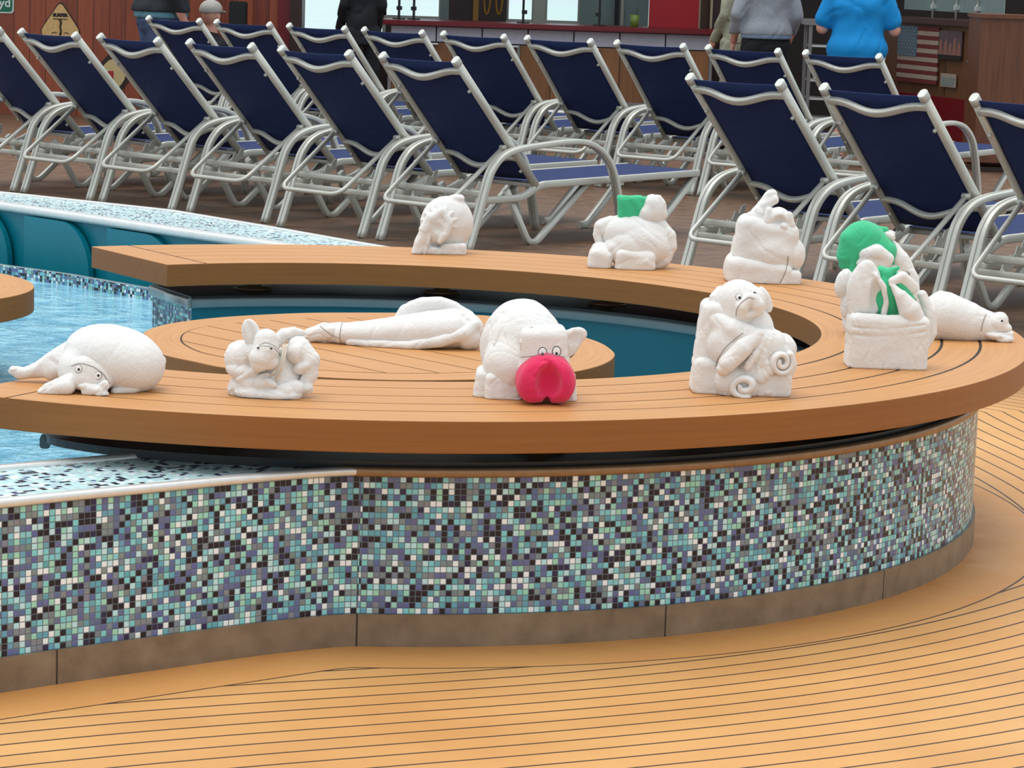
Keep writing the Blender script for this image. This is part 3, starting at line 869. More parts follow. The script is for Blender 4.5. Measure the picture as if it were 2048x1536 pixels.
# ================================================================ background: deck house wall, bar, signs
M['redwood'] = planks_mat('red_cedar_boards', (108, 44, 26), (160, 78, 44), 0.145, 0, 0.4, 0.05)
M['brownfront'] = planks_mat('dim_brown_front', (84, 54, 34), (112, 74, 46), 0.62, 0, 0.45, 0.02)
M['walnut'] = planks_mat('walnut_veneer', (92, 52, 30), (136, 82, 50), 0.55, 0, 0.4, 0.01)
M['brownbar'] = planks_mat('brown_bar_front', (122, 78, 44), (160, 106, 64), 0.62, 0, 0.45, 0.02)
M['darkwood'] = plain('dark_stained_wood', (52, 24, 18), 0.4, 0, 0.2)
M['maroon'] = plain('maroon_lacquer', (110, 14, 22), 0.35, 0, 0.05)
M['red'] = plain('red_panel_paint', (160, 0, 18), 0.4, 0, 0.03)
M['black'] = plain('black_metal', (18, 18, 20), 0.5)
M['lav'] = plain('grey_tile_frieze', (186, 182, 194), 0.4, 0, 0.06)
M['kick'] = plain('grey_kickplate', (138, 134, 132), 0.45, 0.2)
M['alu'] = plain('window_aluminium', (176, 172, 162), 0.4, 0.4)
M['dimglass'] = plain('grey_green_screen', (126, 142, 138), 0.25, 0, 0.05, 0, 6)
M['ochre'] = plain('ochre_paint', (166, 118, 40), 0.5)
M['ceil'] = plain('white_deckhead', (150, 146, 140), 0.6)
def glass_mat():
    b = NB('clear_pane', 0.02); b.col((0.93, 0.97, 0.96, 1)); b.p.inputs['Transmission Weight'].default_value = 1.0; b.p.inputs['IOR'].default_value = 1.02
    return b.m
M['glass'] = glass_mat()
def sea_mat():
    b = NB('sea_surface', 0.35); n1 = b.noise(b.mapping(b.coord(), scale=(0.02, 0.12, 1)), 3, 4)
    b.col(b.ramp(n1, [(0.3, lin(168, 190, 188)), (0.7, lin(204, 218, 214))])); b.bump(n1, 0.3, 0.5); return b.m
M['sea'] = sea_mat()

def panel(name, x0, y0, x1, y1, Y, th, mat_, kind='structure', parent=None, loc=None):
    """upright board whose front face spans two photo pixels at depth Y"""
    a, b = px(x0, y0, Y), px(x1, y1, Y)
    mb = MB(); mb.box(((a.x + b.x) / 2, Y + th / 2, (a.z + b.z) / 2), (abs(b.x - a.x), th, abs(a.z - b.z)))
    if loc is not None: mb.v = [(v[0] - loc[0], v[1] - loc[1], v[2] - loc[2]) for v in mb.v]
    o = mb.build(name, mat_, parent)
    if kind and parent is None: o['kind'] = kind
    return o
def slab(name, x0, x1, y0, y1, z0, z1, mat_, kind='structure'):
    mb = MB(); mb.box(((x0 + x1) / 2, (y0 + y1) / 2, (z0 + z1) / 2), (x1 - x0, y1 - y0, z1 - z0)); o = mb.build(name, mat_)
    if kind: o['kind'] = kind
    return o

YL = 25.2
xl = px(560, 60, YL).x
slab('wall_left', -9, xl, YL, YL + 0.2, 0, 3.4, M['redwood'])
slab('ceiling', -12, 12, 24.6, 30, 3.35, 3.6, M['ceil'])
sea = slab('sea', -600, 600, 60, 1500, -22, -20, M['sea'])
slab('trim_20', px(556, 60, YL).x, px(581, 60, YL).x, YL - 0.05, YL + 0.15, 0, 3.35, M['maroon'])
slab('trim_21', px(581, 60, YL).x, px(605, 60, YL).x, YL - 0.10, YL + 0.15, 0, 3.35, M['darkwood'])

# glazed opening behind the bar: sill wall, posts, panes
YB = 27.6
X = lambda p, Y=YB: px(p, 50, Y).x
slab('wall_back', X(600), X(772), YB, YB + 0.15, 0, 0.73, M['darkwood'])
slab('wall_back_bar', X(772), X(1450), YB, YB + 0.15, 0, 0.90, M['darkwood'])
slab('wall_right', X(1425), 9, YB + 0.1, YB + 0.3, 0, 3.35, plain('dark_interior', (44, 26, 22), 0.6, 0, 0.15))
def window(name, a, b, zs):
    fr = MB()
    for q in (a, b): fr.box((X(q), YB + 0.05, (zs + 3.3) / 2), (0.035, 0.08, 3.3 - zs))
    fr.box(((X(a) + X(b)) / 2, YB + 0.05, zs), (X(b) - X(a), 0.10, 0.04))
    f = fr.build(name, M['alu']); f['kind'] = 'structure'
    g = MB(); g.box(((X(a) + X(b)) / 2, YB + 0.05, (zs + 3.3) / 2), (X(b) - X(a) - 0.03, 0.008, 3.3 - zs)); g.build('pane', M['glass'], f)
window('window_1', 605, 768, 0.74); window('window_2', 768, 880, 0.94); window('window_3', 1013, 1066, 0.94); window('window_4', 1090, 1158, 0.94)
slab('trim_22', X(880), X(897), YB - 0.02, YB + 0.2, 0.9, 3.35, M['dimglass'])
slab('trim_23', X(897), X(946), YB - 0.02, YB + 0.2, 0.9, 3.35, M['darkwood'])
slab('trim_24', X(1066), X(1090), YB - 0.04, YB + 0.2, 0.9, 3.35, M['alu'])
slab('trim_25', X(1158), X(1296), YB - 0.02, YB + 0.2, 0.9, 3.35, M['dimglass'])
slab('trim_26', X(1228), X(1236), YB - 0.06, YB, 0.9, 3.35, M['black'])
slab('trim_27', X(1240), X(1246), YB - 0.06, YB, 0.9, 3.35, M['alu'])
# brown board with two yellow loops, red panel, door frame
t = empty('decorative_board', (X(979), YB - 0.05, 0.9)); tag(t, 'brown wall board painted with two upright yellow loops, behind the bar', 'wall board')
mb = MB(); mb.box((0, 0, 1.2), (X(1013) - X(946), 0.05, 2.4)); mb.build('board', M['darkwood'], t)
mb = MB(); mb.box((-(X(979) - X(951)), -0.03, 1.2), (0.055, 0.02, 2.4)); mb.build('stripe', M['ochre'], t)
for p in (973, 997):
    mb = MB(); mb.tube([(X(p) - X(979) + 0.036 * math.cos(a), -0.035, 0.36 + 0.26 * math.sin(a)) for a in np.linspace(0, 2 * PI, 28, endpoint=False)], 0.012, closed=True); mb.build('loop', M['ochre'], t)
mb = MB(); p0, p1 = px(1297, 60, 25.3).x, px(1396, 60, 25.3).x; mb.box(((p0 + p1) / 2, 25.33, 2.0), (p1 - p0, 0.06, 2.0)); mb.v = [(v[0], v[1], v[2] - 1.0 + 0.975) for v in mb.v]; o = mb.build('red_panel', M['red']); tag(o, 'plain dark red upright panel standing on the right end of the bar counter', 'panel')
mb = MB()
for p in (1398, 1422): mb.box((px(p, 40, 25.6).x, 25.62, 2.1), (0.022, 0.05, 2.5))
tag(mb.build('trim_28', plain('cream_edge', (186, 166, 140), 0.5)), kind='structure')
slab('trim_29', px(1396, 40, 25.7).x, px(1424, 40, 25.7).x, 25.66, 25.72, 0, 3.35, plain('brown_post', (84, 58, 36), 0.5))
slab('trim_30', px(1424, 40, 25.7).x, px(1450, 40, 25.7).x, 25.66, 25.9, 0, 3.35, M['darkwood'])

# bar counter
YC = 24.9
xa, xb = px(781, 60, YC).x, px(1424, 60, YC).x
zt = px(1100, 50, YC).z
bar = empty('bar_counter', ((xa + xb) / 2, YC, 0)); tag(bar, 'long bar counter with maroon top, grey tile frieze and brown panelled front', 'bar counter')
wd = xb - xa
def bb(name, x, y, z, sx, sy, sz, mt, par=bar, bev=0.0):
    mb = MB(); mb.box((x, y, z), (sx, sy, sz), bev=bev); return mb.build(name, mt, par)
bb('countertop', 0.02, 0.30, zt - 0.02, wd + 0.20, 0.80, 0.045, M['maroon'], bev=0.008)
nf = 7
for i in range(nf): bb('frieze_panel', -wd / 2 + wd * (i + .5) / nf, 0.03, zt - 0.115, wd / nf - 0.012, 0.05, 0.13, M['lav'])
bb('carcass', 0, 0.34, (zt - 0.05) / 2, wd - 0.02, 0.56, zt - 0.05, M['darkwood'])
zp0 = 0.30
for i in range(5): bb('front_panel', -wd / 2 + wd * (i + .5) / 5, 0.04, (zt - 0.19 + zp0) / 2, wd / 5 - 0.035, 0.04, zt - 0.19 - zp0, M['brownbar'])
for i in range(6): bb('divider', -wd / 2 + wd * i / 5, 0.035, (zt - 0.19 + zp0) / 2, 0.03, 0.05, zt - 0.19 - zp0, M['kick'])
bb('kick_plate', 0, 0.03, zp0 / 2, wd, 0.06, zp0, M['kick'])
mb = MB(); mb.tube([(-wd / 2, -0.16, 0.20), (wd / 2, -0.16, 0.20)], 0.024); mb.build('foot_rail', M['steel'], bar)
for i in range(4):
    mb = MB(); x = -wd / 2 + wd * (i + .5) / 4; mb.box((x - .04, -0.02, zt - 0.20), (0.22, 0.07, 0.014)); mb.box((x - .04, -0.02, zt - 0.225), (0.14, 0.05, 0.012)); mb.build('bag_hook', M['steel'], bar)
# glass screens standing on the counter
def screen(p0, p1, top_tilt, label):
    t = empty('glass_screen', (px((p0 + p1) / 2, 45, YC).x, YC + 0.25, zt + 0.003)); tag(t, label, 'glass screen', 'glass screens on the bar counter')
    h = 1.0; w_ = px(p1, 45, YC).x - px(p0, 45, YC).x
    mb = MB(); mb.box((0, 0, h / 2 + .02), (w_ * 0.9, 0.010, h - .04)); mb.build('pane', M['glass'], t)
    for s in (-1, 1):
        mb = MB(); mb.box((s * w_ / 2, 0, h / 2), (0.022, 0.03, h)); mb.lathe([(0, 0), (0.06, 0), (0.06, 0.008), (0, 0.01)], (s * w_ / 2, 0, 0), 16)
        for z in (.1, .8): mb.box((s * w_ / 2 * 0.97, 0, z), (0.05, 0.04, 0.035))
        mb.build('post', M['black'], t)
screen(795, 825, 0, 'small glass screen with dark posts on the left end of the bar counter')
screen(1046, 1200, 0, 'wide clear glass screen with dark posts on the middle of the bar counter')
t = empty('drink_cup', (px(1270, 50, YC).x, YC + 0.12, zt + 0.0025)); tag(t, 'green plastic cup with a straw on the bar counter beside the red panel', 'cup')
mb = MB(); mb.lathe([(0, 0), (0.032, 0), (0.042, 0.11), (0.039, 0.11), (0.03, 0.006), (0, 0.006)]); mb.build('cup', plain('green_cup', (110, 130, 50), 0.4), t)
mb = MB(); mb.tube([(0.01, 0, 0.01), (0.02, 0, 0.17)], 0.004); mb.build('straw', M['black'], t)

# road signs on the left wall
def text_mesh(body, size, mat_, parent, loc, rot=(R(90), 0, 0), name='lettering', align='CENTER', bold=0.0):
    cu = bpy.data.curves.new(name, 'FONT'); cu.body = body; cu.size = size; cu.align_x = align; cu.align_y = 'CENTER'; cu.extrude = 0.0015; cu.offset = bold
    tmp = bpy.data.objects.new(name, cu); COL.objects.link(tmp)
    dg = bpy.context.evaluated_depsgraph_get(); me = bpy.data.meshes.new_from_object(tmp.evaluated_get(dg)); bpy.data.objects.remove(tmp)
    me.materials.clear(); me.materials.append(mat_)
    o = bpy.data.objects.new(name, me); COL.objects.link(o); o.location = loc; o.rotation_euler = rot; o.parent = parent
    return o
s25 = YL / FPX
c = px(121, 66, YL)
sg = empty('warning_sign', (c.x, YL - 0.012, c.z)); tag(sg, 'yellow diamond road sign with a crossing surfer picture on the red boards', 'sign')
M['signyellow'] = plain('weathered_sign_yellow', (214, 172, 112), 0.55, 0, 0.12)
M['signblack'] = plain('sign_black', (34, 28, 24), 0.6)
h_ = 62 * s25; wS = 40 * s25
def poly_plate(name, pts, th, mt, par, y=0.0):
    mb = MB(); n = len(pts); vs = [(p[0], y, p[1]) for p in pts] + [(p[0], y + th, p[1]) for p in pts]
    mb.add(vs, [list(range(n)), list(range(n, 2 * n))[::-1]] + [[i, (i + 1) % n, n + (i + 1) % n, n + i] for i in range(n)]); return mb.build(name, mt, par)
def rdiamond(w_, h__, r):
    P = [Vector((0, 0, h__)), Vector((w_, 0, 0.04 * h__)), Vector((0, 0, -h__)), Vector((-w_, 0, 0.04 * h__))]
    out = []
    for i in range(4):
        a, b, c_ = P[i - 1], P[i], P[(i + 1) % 4]
        s_, e_ = b + (a - b).normalized() * r, b + (c_ - b).normalized() * r
        for k in range(5):
            t_ = k / 4; q = s_ * (1 - t_) ** 2 + b * 2 * t_ * (1 - t_) + e_ * t_ * t_; out.append((q.x, q.z))
    return out
poly_plate('plate', rdiamond(wS * 1.05, h_ * 1.05, 0.05), 0.008, M['signblack'], sg, 0.002)
poly_plate('face', rdiamond(wS, h_, 0.05), 0.004, M['signyellow'], sg, -0.003)
text_mesh('SURFER', 8.6 * s25, M['signblack'], sg, (0, -0.005, 35 * s25), bold=0.003)
mb = MB(); mb.box((0, -0.005, 27.5 * s25), (28 * s25, 0.003, 1.6 * s25)); mb.tube([(-1 * s25, -0.005, 27 * s25), (1.5 * s25, -0.005, 20 * s25), (-0.5 * s25, -0.005, 12 * s25), (1.5 * s25, -0.005, 4 * s25), (0, -0.005, -4 * s25)], [2.4 * s25, 2.0 * s25, 1.7 * s25, 1.6 * s25, 2.2 * s25])
for s in (-1, 1): mb.tube([(s * 17 * s25, -0.005, -1 * s25), (s * 12 * s25, -0.005, 1.5 * s25), (s * 7 * s25, -0.005, 0)], 0.7 * s25)
mb.build('pictogram', M['signblack'], sg)
text_mesh('XING', 8.6 * s25, M['signblack'], sg, (0, -0.005, -22 * s25), bold=0.003)
a, b = px(-120, -60, YL), px(28, 27, YL)
gs = empty('street_sign', ((a.x + b.x) / 2, YL - 0.012, (a.z + b.z) / 2)); tag(gs, 'green street sign with white border in the top left corner of the photo', 'sign')
W_, H_ = (b.x - a.x) / 2, (a.z - b.z) / 2
def rrect(w_, h__, r):
    o = []
    for (cx, cz, s0) in ((w_ - r, h__ - r, 0), (-w_ + r, h__ - r, 90), (-w_ + r, -h__ + r, 180), (w_ - r, -h__ + r, 270)):
        for k in range(5): o.append((cx + r * math.cos(R(s0 + 22.5 * k)), cz + r * math.sin(R(s0 + 22.5 * k))))
    return o[::-1]
M['signwhite'] = plain('sign_white', (216, 222, 214), 0.5)
poly_plate('border', rrect(W_, H_, 0.03), 0.006, M['signwhite'], gs, 0.0)
poly_plate('face', rrect(W_ - 0.013, H_ - 0.013, 0.025), 0.004, plain('sign_green', (0, 104, 72), 0.45), gs, -0.003)
text_mesh('yd', 24 * s25, M['signwhite'], gs, (W_ - 14.5 * s25 - 0.013, -0.005, -H_ + 20 * s25), bold=0.002, align='CENTER')
# round picture board low on the wall
c = px(226, 150, YL)
rb = empty('picture_board', (c.x, YL - 0.012, c.z)); tag(rb, 'dark framed picture board with cream and red drawing, low on the red boards', 'picture')
poly_plate('frame', rdiamond(42 * s25, 52 * s25, 0.08), 0.008, plain('picture_frame_dark', (44, 24, 18), 0.5), rb, 0.002)
poly_plate('face', rdiamond(32 * s25, 40 * s25, 0.10), 0.004, plain('picture_cream', (206, 180, 128), 0.55), rb, -0.003)
mb = MB()
for (x, z, w2, h2) in ((-22, 8, 10, 12), (-18, -6, 8, 4)): mb.box((x * s25, -0.005, z * s25), (w2 * s25, 0.003, h2 * s25))
mb.build('dark_figure', M['signblack'], rb)
mb = MB(); mb.box((-4 * s25, -0.005, -2 * s25), (11 * s25, 0.003, 20 * s25)); mb.build('red_patch', plain('picture_red', (170, 32, 40), 0.5), rb)
mb = MB(); mb.box((-11 * s25, -0.006, -4 * s25), (1.6 * s25, 0.003, 30 * s25)); mb.build('white_line', M['signwhite'], rb)

# angled bar front on the right, with flag, picture, card and shield
A = px(1765, 100, 25.0); Bp = px(1985, 100, 23.05)
A.z = Bp.z = 0; dr = (Bp - A).normalized(); ang = math.atan2(dr.y, dr.x)
rbx = empty('service_counter', A, ang); tag(rbx, 'angled brown bar front on the right carrying a flag, a picture and a road shield', 'bar counter')
Lb = (Bp - A).length
def at_bar(x, y):
    d = cam_fwd + cam_right * ((x - 1024) / FPX) - cam_up * ((y - 768) / FPX)
    n_ = Vector((-dr.y, dr.x, 0)); t_ = (A - Vector((0, 0, CAM_H))).dot(n_) / d.dot(n_)
    p = Vector((0, 0, CAM_H)) + d * t_; return (p - A).dot(dr), p.z
zt2 = at_bar(1870, 37)[1]; zk = at_bar(1870, 192)[1]
def rb_(name, x0, x1, y, th, z0, z1, mt, par=rbx):
    mb = MB(); mb.box(((x0 + x1) / 2, y + th / 2, (z0 + z1) / 2), (x1 - x0, th, z1 - z0)); return mb.build(name, mt, par)
rb_('body', 0, Lb, 0.0, 0.55, zk, zt2 - 0.03, M['brownfront'])
rb_('counter_edge', -0.02, Lb, -0.05, 0.65, zt2 - 0.05, zt2, plain('brown_counter', (70, 44, 38), 0.4))
rb_('red_base', 0, Lb, -0.03, 0.55, 0.0, zk, M['maroon'])
# glass splash screen with steel clamps standing on the counter
gsn = empty('splash_screen', A + dr * (Lb * .45) + Vector((-dr.y, dr.x, 0)) * 0.2 + Vector((0, 0, zt2)), ang); tag(gsn, 'grey green glass splash screen with steel clamps above the flag', 'glass screen')
mb = MB(); mb.box((0, 0, 0.56), (Lb * .9, 0.012, 1.0)); mb.build('pane', M['dimglass'], gsn)
for x in (-0.32, 0.12, 0.5):
    mb = MB(); mb.tube([(x, -0.03, 0), (x, -0.03, 0.9)], 0.009); mb.box((x, -0.02, 0.10), (0.04, 0.05, 0.04)); mb.box((x, -0.02, 0.7), (0.04, 0.05, 0.04)); mb.build('clamp', M['steel'], gsn)
# flag painted on boards
x0, z1 = at_bar(1802, 50); x1, z0 = at_bar(1876, 170)
fl = empty('flag_board', A + dr * x0 + Vector((0, 0, z0)), ang); fl.location += Vector((dr.y, -dr.x, 0)) * 0.014
tag(fl, 'weathered stars and stripes board on the brown bar front', 'flag')
fw, fh = x1 - x0, z1 - z0
M['flagwhite'] = plain('faded_white', (160, 144, 130), 0.6, 0, 0.12); M['flagred'] = plain('faded_red', (104, 40, 34), 0.6, 0, 0.2); M['flagblue'] = plain('faded_blue', (84, 104, 118), 0.6, 0, 0.12)
for k in range(13):
    mb = MB(); mb.box((fw / 2, 0, fh * (1 - (k + .5) / 13)), (fw, 0.012, fh / 13)); mb.build('stripe', M['flagred'] if k % 2 == 0 else M['flagwhite'], fl)
mb = MB(); mb.box((fw * .24, -0.004, fh * (1 - 3.5 / 13)), (fw * .48, 0.012, fh * 7 / 13)); cn = mb.build('canton', M['flagblue'], fl)
mb = MB()
for r in range(9):
    for q in range(6 if r % 2 == 0 else 5):
        cx = fw * .48 * ((q + .5) / 6 if r % 2 == 0 else (q + 1) / 6); cz = fh * (1 - 7 / 13 * (r + .5) / 9)
        pts = [(cx + (fw * .020 if s % 2 == 0 else fw * .009) * math.cos(R(90 + 36 * s)), cz + (fh * .018 if s % 2 == 0 else fh * .008) * math.sin(R(90 + 36 * s))) for s in range(10)]
        mb.add([(p[0], -0.011, p[1]) for p in pts], [list(range(10))])
mb.build('stars', M['flagwhite'], cn)
def on_bar(name, xa_, ya, xb_, yb, label, cat):
    a0, b1 = at_bar(xa_, ya); a1, b0 = at_bar(xb_, yb)
    o = empty(name, A + dr * (a0 + a1) / 2 + Vector((0, 0, (b0 + b1) / 2)) + Vector((dr.y, -dr.x, 0)) * 0.017, ang); tag(o, label, cat)
    return o, a1 - a0, b1 - b0
o, w_, h__ = on_bar('picture', 1884, 60, 1926, 122, 'small dim landscape picture with pinkish hills right of the flag', 'picture')
mb = MB(); mb.box((0, 0, 0), (w_, 0.014, h__)); mb.build('board', plain('picture_dusk', (92, 74, 78), 0.5, 0, 0.2, 0, 12), o)
mb = MB(); mb.box((0, -0.004, -h__ * .42), (w_, 0.014, h__ * .16)); mb.build('dark_foreground', M['signblack'], o)
mb = MB()
for i in range(5): mb.add([(-w_ / 2 + w_ * i / 5, -0.0085, -h__ * .33), (-w_ / 2 + w_ * (i + 1) / 5, -0.0085, -h__ * .33), (-w_ / 2 + w_ * (i + .8) / 5, -0.0085, h__ * (.12 + .16 * (i % 2))), (-w_ / 2 + w_ * (i + .3) / 5, -0.0085, h__ * (.2 - .1 * (i % 3)))], [[0, 1, 2, 3]])
mb.build('hills', plain('picture_pink', (140, 96, 84), 0.5, 0, 0.2), o)
o, w_, h__ = on_bar('notice_card', 1886, 146, 1915, 176, 'small pale notice card below the landscape picture', 'card')
mb = MB(); mb.box((0, 0, 0), (w_, 0.008, h__)); mb.build('card', M['flagwhite'], o)
mb = MB(); mb.box((0, -0.003, -h__ * .08), (w_ * .8, 0.006, h__ * .6)); mb.build('grey_field', plain('card_grey', (124, 132, 128), 0.6), o)
o, w_, h__ = on_bar('road_shield', 1940, 78, 1994, 158, 'cream road shield with black 66, half hidden by the brown cabinet', 'sign')
sh = [(0, .5), (.12, .46), (.25, .5), (.42, .44), (.47, .3), (.44, .12), (.5, -.1), (.44, -.3), (.22, -.43), (0, -.5)]
sh = sh + [(-x, z) for x, z in sh[-2:0:-1]]
poly_plate('plate', [(x * w_ * 1.1, z * h__ * 1.1) for x, z in sh], 0.012, M['signblack'], o, 0.002)
poly_plate('face', [(x * w_, z * h__) for x, z in sh], 0.006, plain('shield_cream', (190, 186, 168), 0.5, 0, 0.1), o, -0.004)
text_mesh('66', h__ * .44, M['signblack'], o, (0.0, -0.006, -h__ * .14), bold=0.003)
text_mesh('ROUTE', h__ * .13, M['signblack'], o, (0.0, -0.006, h__ * .27), bold=0.001)
# brown cabinet right of it
YK = 21.7
a, b = px(1964, 28, YK), px(2180, 28, YK)
cb = empty('wood_cabinet', ((a.x + b.x) / 2, YK + 0.3, 0)); tag(cb, 'tall brown wood cabinet at the right edge of the photo', 'cabinet')
mb = MB(); mb.box((0, 0, (a.z - 0.03) / 2 + 0.04), (b.x - a.x, 0.6, a.z - 0.03 - 0.08)); mb.build('body', M['walnut'], cb)
mb = MB(); mb.box((0, -0.01, a.z - 0.015), (b.x - a.x + 0.03, 0.64, 0.03)); mb.build('top_board', M['walnut'], cb)
mb = MB(); mb.box((0, 0.02, 0.02), (b.x - a.x - .04, 0.54, 0.04)); mb.build('plinth', M['darkwood'], cb)
# steel tray rack
YR = 24.2
a, b = px(1624, 41, YR), px(1662, 41, YR)
rk = empty('tray_rack', ((a.x + b.x) / 2 + 0.1, YR + 0.2, 0)); tag(rk, 'grey steel tray rack with shelves, left of the woman in the turquoise shirt', 'rack')
for s in (-1, 1):
    for y in (-.2, .2):
        mb = MB(); mb.box((s * .19, y, (a.z - .03) / 2), (0.03, 0.03, a.z - .03)); mb.build('upright', M['kick'], rk)
mb = MB(); mb.box((0, 0, a.z - .015), (0.46, 0.46, 0.05)); mb.build('top', M['kick'], rk)
for z in (.25, .42, .58, .74, .88):
    mb = MB(); mb.box((0, 0, z), (0.35, 0.38, 0.018)); mb.build('tray', M['steel'], rk)

# ================================================================ people
def skin_mat():
    b = NB('skin', 0.5); n1 = b.noise(b.coord(), 14, 3)
    b.col(b.ramp(n1, [(0.3, lin(206, 140, 118)), (0.7, lin(226, 170, 148))])); b.p.inputs['Subsurface Weight'].default_value = 0.08; return b.m
M['skin'] = skin_mat()
def cloth(name, rgb, var=0.1): return plain(name, rgb, 0.85, 0, var, 0.25, 55)

def person(x, y, yaw, label, cat='person', build=1.0, h=1.75, pose='stand', clothes=(), hair=None, arm=(0.0, 0.0), elbow=0.12, seat=0.42, cap=None, stride=0.0):
    """local frame: x right, y facing direction, z up"""
    t = empty('person', (x, y, 0), yaw); tag(t, label, cat)
    s = h / 1.75; w_ = build
    def leg(sd):
        if pose == 'sit': return [(sd * .10, 0, seat + .05, .095 * w_), (sd * .13, .42, seat + .06, .065 * w_), (sd * .13, .46, .10, .042), (sd * .13, .45, .06, .042)]
        f = sd * stride
        return [(sd * .092, 0, .90 * s, .096 * w_), (sd * .10, .015 + f, .50 * s, .064 * w_), (sd * .105, -.02 + f, .10 * s, .043), (sd * .105, -.02 + f, .06, .04)]
    zo = (seat + .06) - .93 * s if pose == 'sit' else 0.0
    z = lambda v: v * s + zo
    def arm_(sd):
        a = arm[0 if sd < 0 else 1]
        e_ = (sd * (.235 * w_ + .02), -.03 + a * .06, z(1.14)); wr_ = (sd * (.22 * w_ + .02), .05 + elbow + a * .18, z(.93 + a * .30))
        return [(sd * .175 * w_, 0, z(1.40), .056 * w_), (*e_, .044 * w_), (*wr_, .030)], e_, wr_
    ft = lambda sd: ((sd * .13, .45) if pose == 'sit' else (sd * .105, -.02 + sd * stride))
    torso = [E((0, 0, z(.96)), (.165 * w_, .125 * w_, .13 * s)), E((0, .01, z(1.12)), (.148 * w_, .118 * w_, .16 * s)), E((0, 0, z(1.31)), (.175 * w_, .115 * w_, .17 * s))]
    P = list(torso)
    for sd in (-1, 1):
        P.append(C(leg(sd), k=.03)); A_, e_, wr_ = arm_(sd); P.append(C(A_, k=.025))
        fx, fy = ft(sd); P.append(C([(fx, fy - .03, .05, .036), (fx * 1.08, fy + .15, .035, .032)], k=.02))
        d = (Vector(wr_) - Vector(e_)).normalized(); o = Vector(wr_); side = Vector((0, 1, 0)); side = (side - d * side.dot(d)).normalized()
        pm = o + d * .05; P.append(B(pm, (.014, .036, .045), .012, (math.atan2(-d.y, -d.z) * 1.0, 0, 0), k=.015))
        for q, (L, off) in enumerate(((.072, .027), (.082, .009), (.076, -.009), (.058, -.026))):
            b0 = pm + d * .04 + side * off; b1 = b0 + d * L * .55 + Vector((-sd * .008, 0, 0)); b2 = b1 + d * L * .4 + Vector((-sd * .018, 0, 0))
            P.append(C([(*b0, .0085), (*b1, .008), (*b2, .007)], k=.004))
        b0 = pm - d * .015 + side * .034; b1 = b0 + (d * .6 + side * .7) * .04; b2 = b1 + d * .03
        P.append(C([(*b0, .011), (*b1, .0095), (*b2, .008)], k=.006))
    hz = z(1.615)
    P += [C([(0, -.005, z(1.44), .062), (0, .005, z(1.53), .055)], k=.03), E((0, -.005, hz + .03), (.076, .096, .105), k=.02), E((0, .03, hz - .045), (.056, .062, .065), k=.02),
          E((0, .104, hz - .005), (.014, .018, .022), k=.012), E((0, .083, hz - .05), (.026, .012, .010), k=.008)]
    for sd in (-1, 1): P.append(E((sd * .08, -.005, hz), (.012, .022, .033), k=.006))
    body = soft_obj('body', P, 0.0085, M['skin'], t, k=.05)
    for sd in (-1, 1):
        mb = MB(); mb.lathe([(0, -.010), (.007, -.006), (.010, 0), (.007, .006), (0, .010)], (sd * .03, .083, hz + .02), 10); mb.build('eye', M['signblack'], t)
    if hair:
        soft_obj('hair', [E((0, -.018, hz + .045), (.084, .098, .098)), E((0, .09, hz - .02), (.1, .075, .09), sub=True, k=.01)], 0.009, hair, t, k=.02)
    for (nm, mt, kind, p_) in clothes:
        Q = []
        if kind in ('top', 'jacket'):
            g = 1.10 if kind == 'top' else 1.2; lo_ = p_.get('hem', .92); fl = p_.get('flare', 1.0)
            Q = [E((0, 0, z(1.31)), (.182 * w_ * g, .125 * w_ * g, .175 * s)), E((0, .01, z(1.12)), (.165 * w_ * g, .132 * w_ * g, .19 * s)), E((0, 0, z(.98)), (.178 * w_ * g * fl, .142 * w_ * g * fl, .17 * s)), E((0, 0, z(lo_ + .02)), (.182 * w_ * g * fl, .148 * w_ * g * fl, .12 * s))]
            sl = p_.get('sleeve', 1.0)
            for sd in (-1, 1):
                A_, e_, wr_ = arm_(sd); A2 = [(a[0], a[1], a[2], a[3] * 1.18 + .010) for a in A_]
                if sl < 1.0: A2 = A2[:2]; A2[1] = tuple(A2[0][q] + (A2[1][q] - A2[0][q]) * sl for q in range(3)) + (A2[1][3] + .014,)
                Q.append(C(A2, k=.03))
            Q.append(C([(0, -.005, z(1.42), .085), (0, 0, z(1.47), .068)], k=.03))
            zc = z(lo_)
            soft_obj(nm, Q, 0.010, mt, t, k=.05, wr=(.006, .16, 3), cut=lambda X, Y, Z: np.where(np.abs(X) < .245 * w_ * g, zc - Z, -1.0) + 0 * Y)
        elif kind == 'trousers':
            Q = [E((0, 0, z(.97)), (.174 * w_, .136 * w_, .125 * s)), E((0, -.03, z(.90)), (.165 * w_, .130 * w_, .10 * s))]
            for sd in (-1, 1):
                L = [(a[0], a[1], max(a[2], p_.get('cuff', .07)), a[3] * 1.12 + .014) for a in leg(sd)]
                Q.append(C(L, k=.03))
            zc = p_.get('cuff', .05); zt_ = z(1.05)
            soft_obj(nm, Q, 0.010, mt, t, k=.05, wr=(.006, .15, 5), cut=lambda X, Y, Z: np.maximum(zc - Z, Z - zt_) + 0 * X + 0 * Y)
        elif kind == 'shoes':
            for sd in (-1, 1):
                fx, fy = ft(sd)
                soft_obj(nm, [C([(fx, fy - .04, .05, .046), (fx * 1.08, fy + .16, .04, .042)])], 0.010, mt, t, k=.02, floor=0.0)
    if cap:
        cp = soft_obj('cap', [E((0, -.008, hz + .06), (.094, .112, .088)), E((0, 0, hz - .04), (.2, .2, .085), sub=True, k=.005), E((0, .125, hz + .045), (.060, .055, .010), (R(-12), 0, 0), k=.006)], 0.008, cap, t, k=.0)
    return t
blk, navy = cloth('black_cloth', (24, 24, 28)), cloth('blue_denim', (66, 84, 118))
shoe = cloth('dark_shoes', (34, 32, 34))
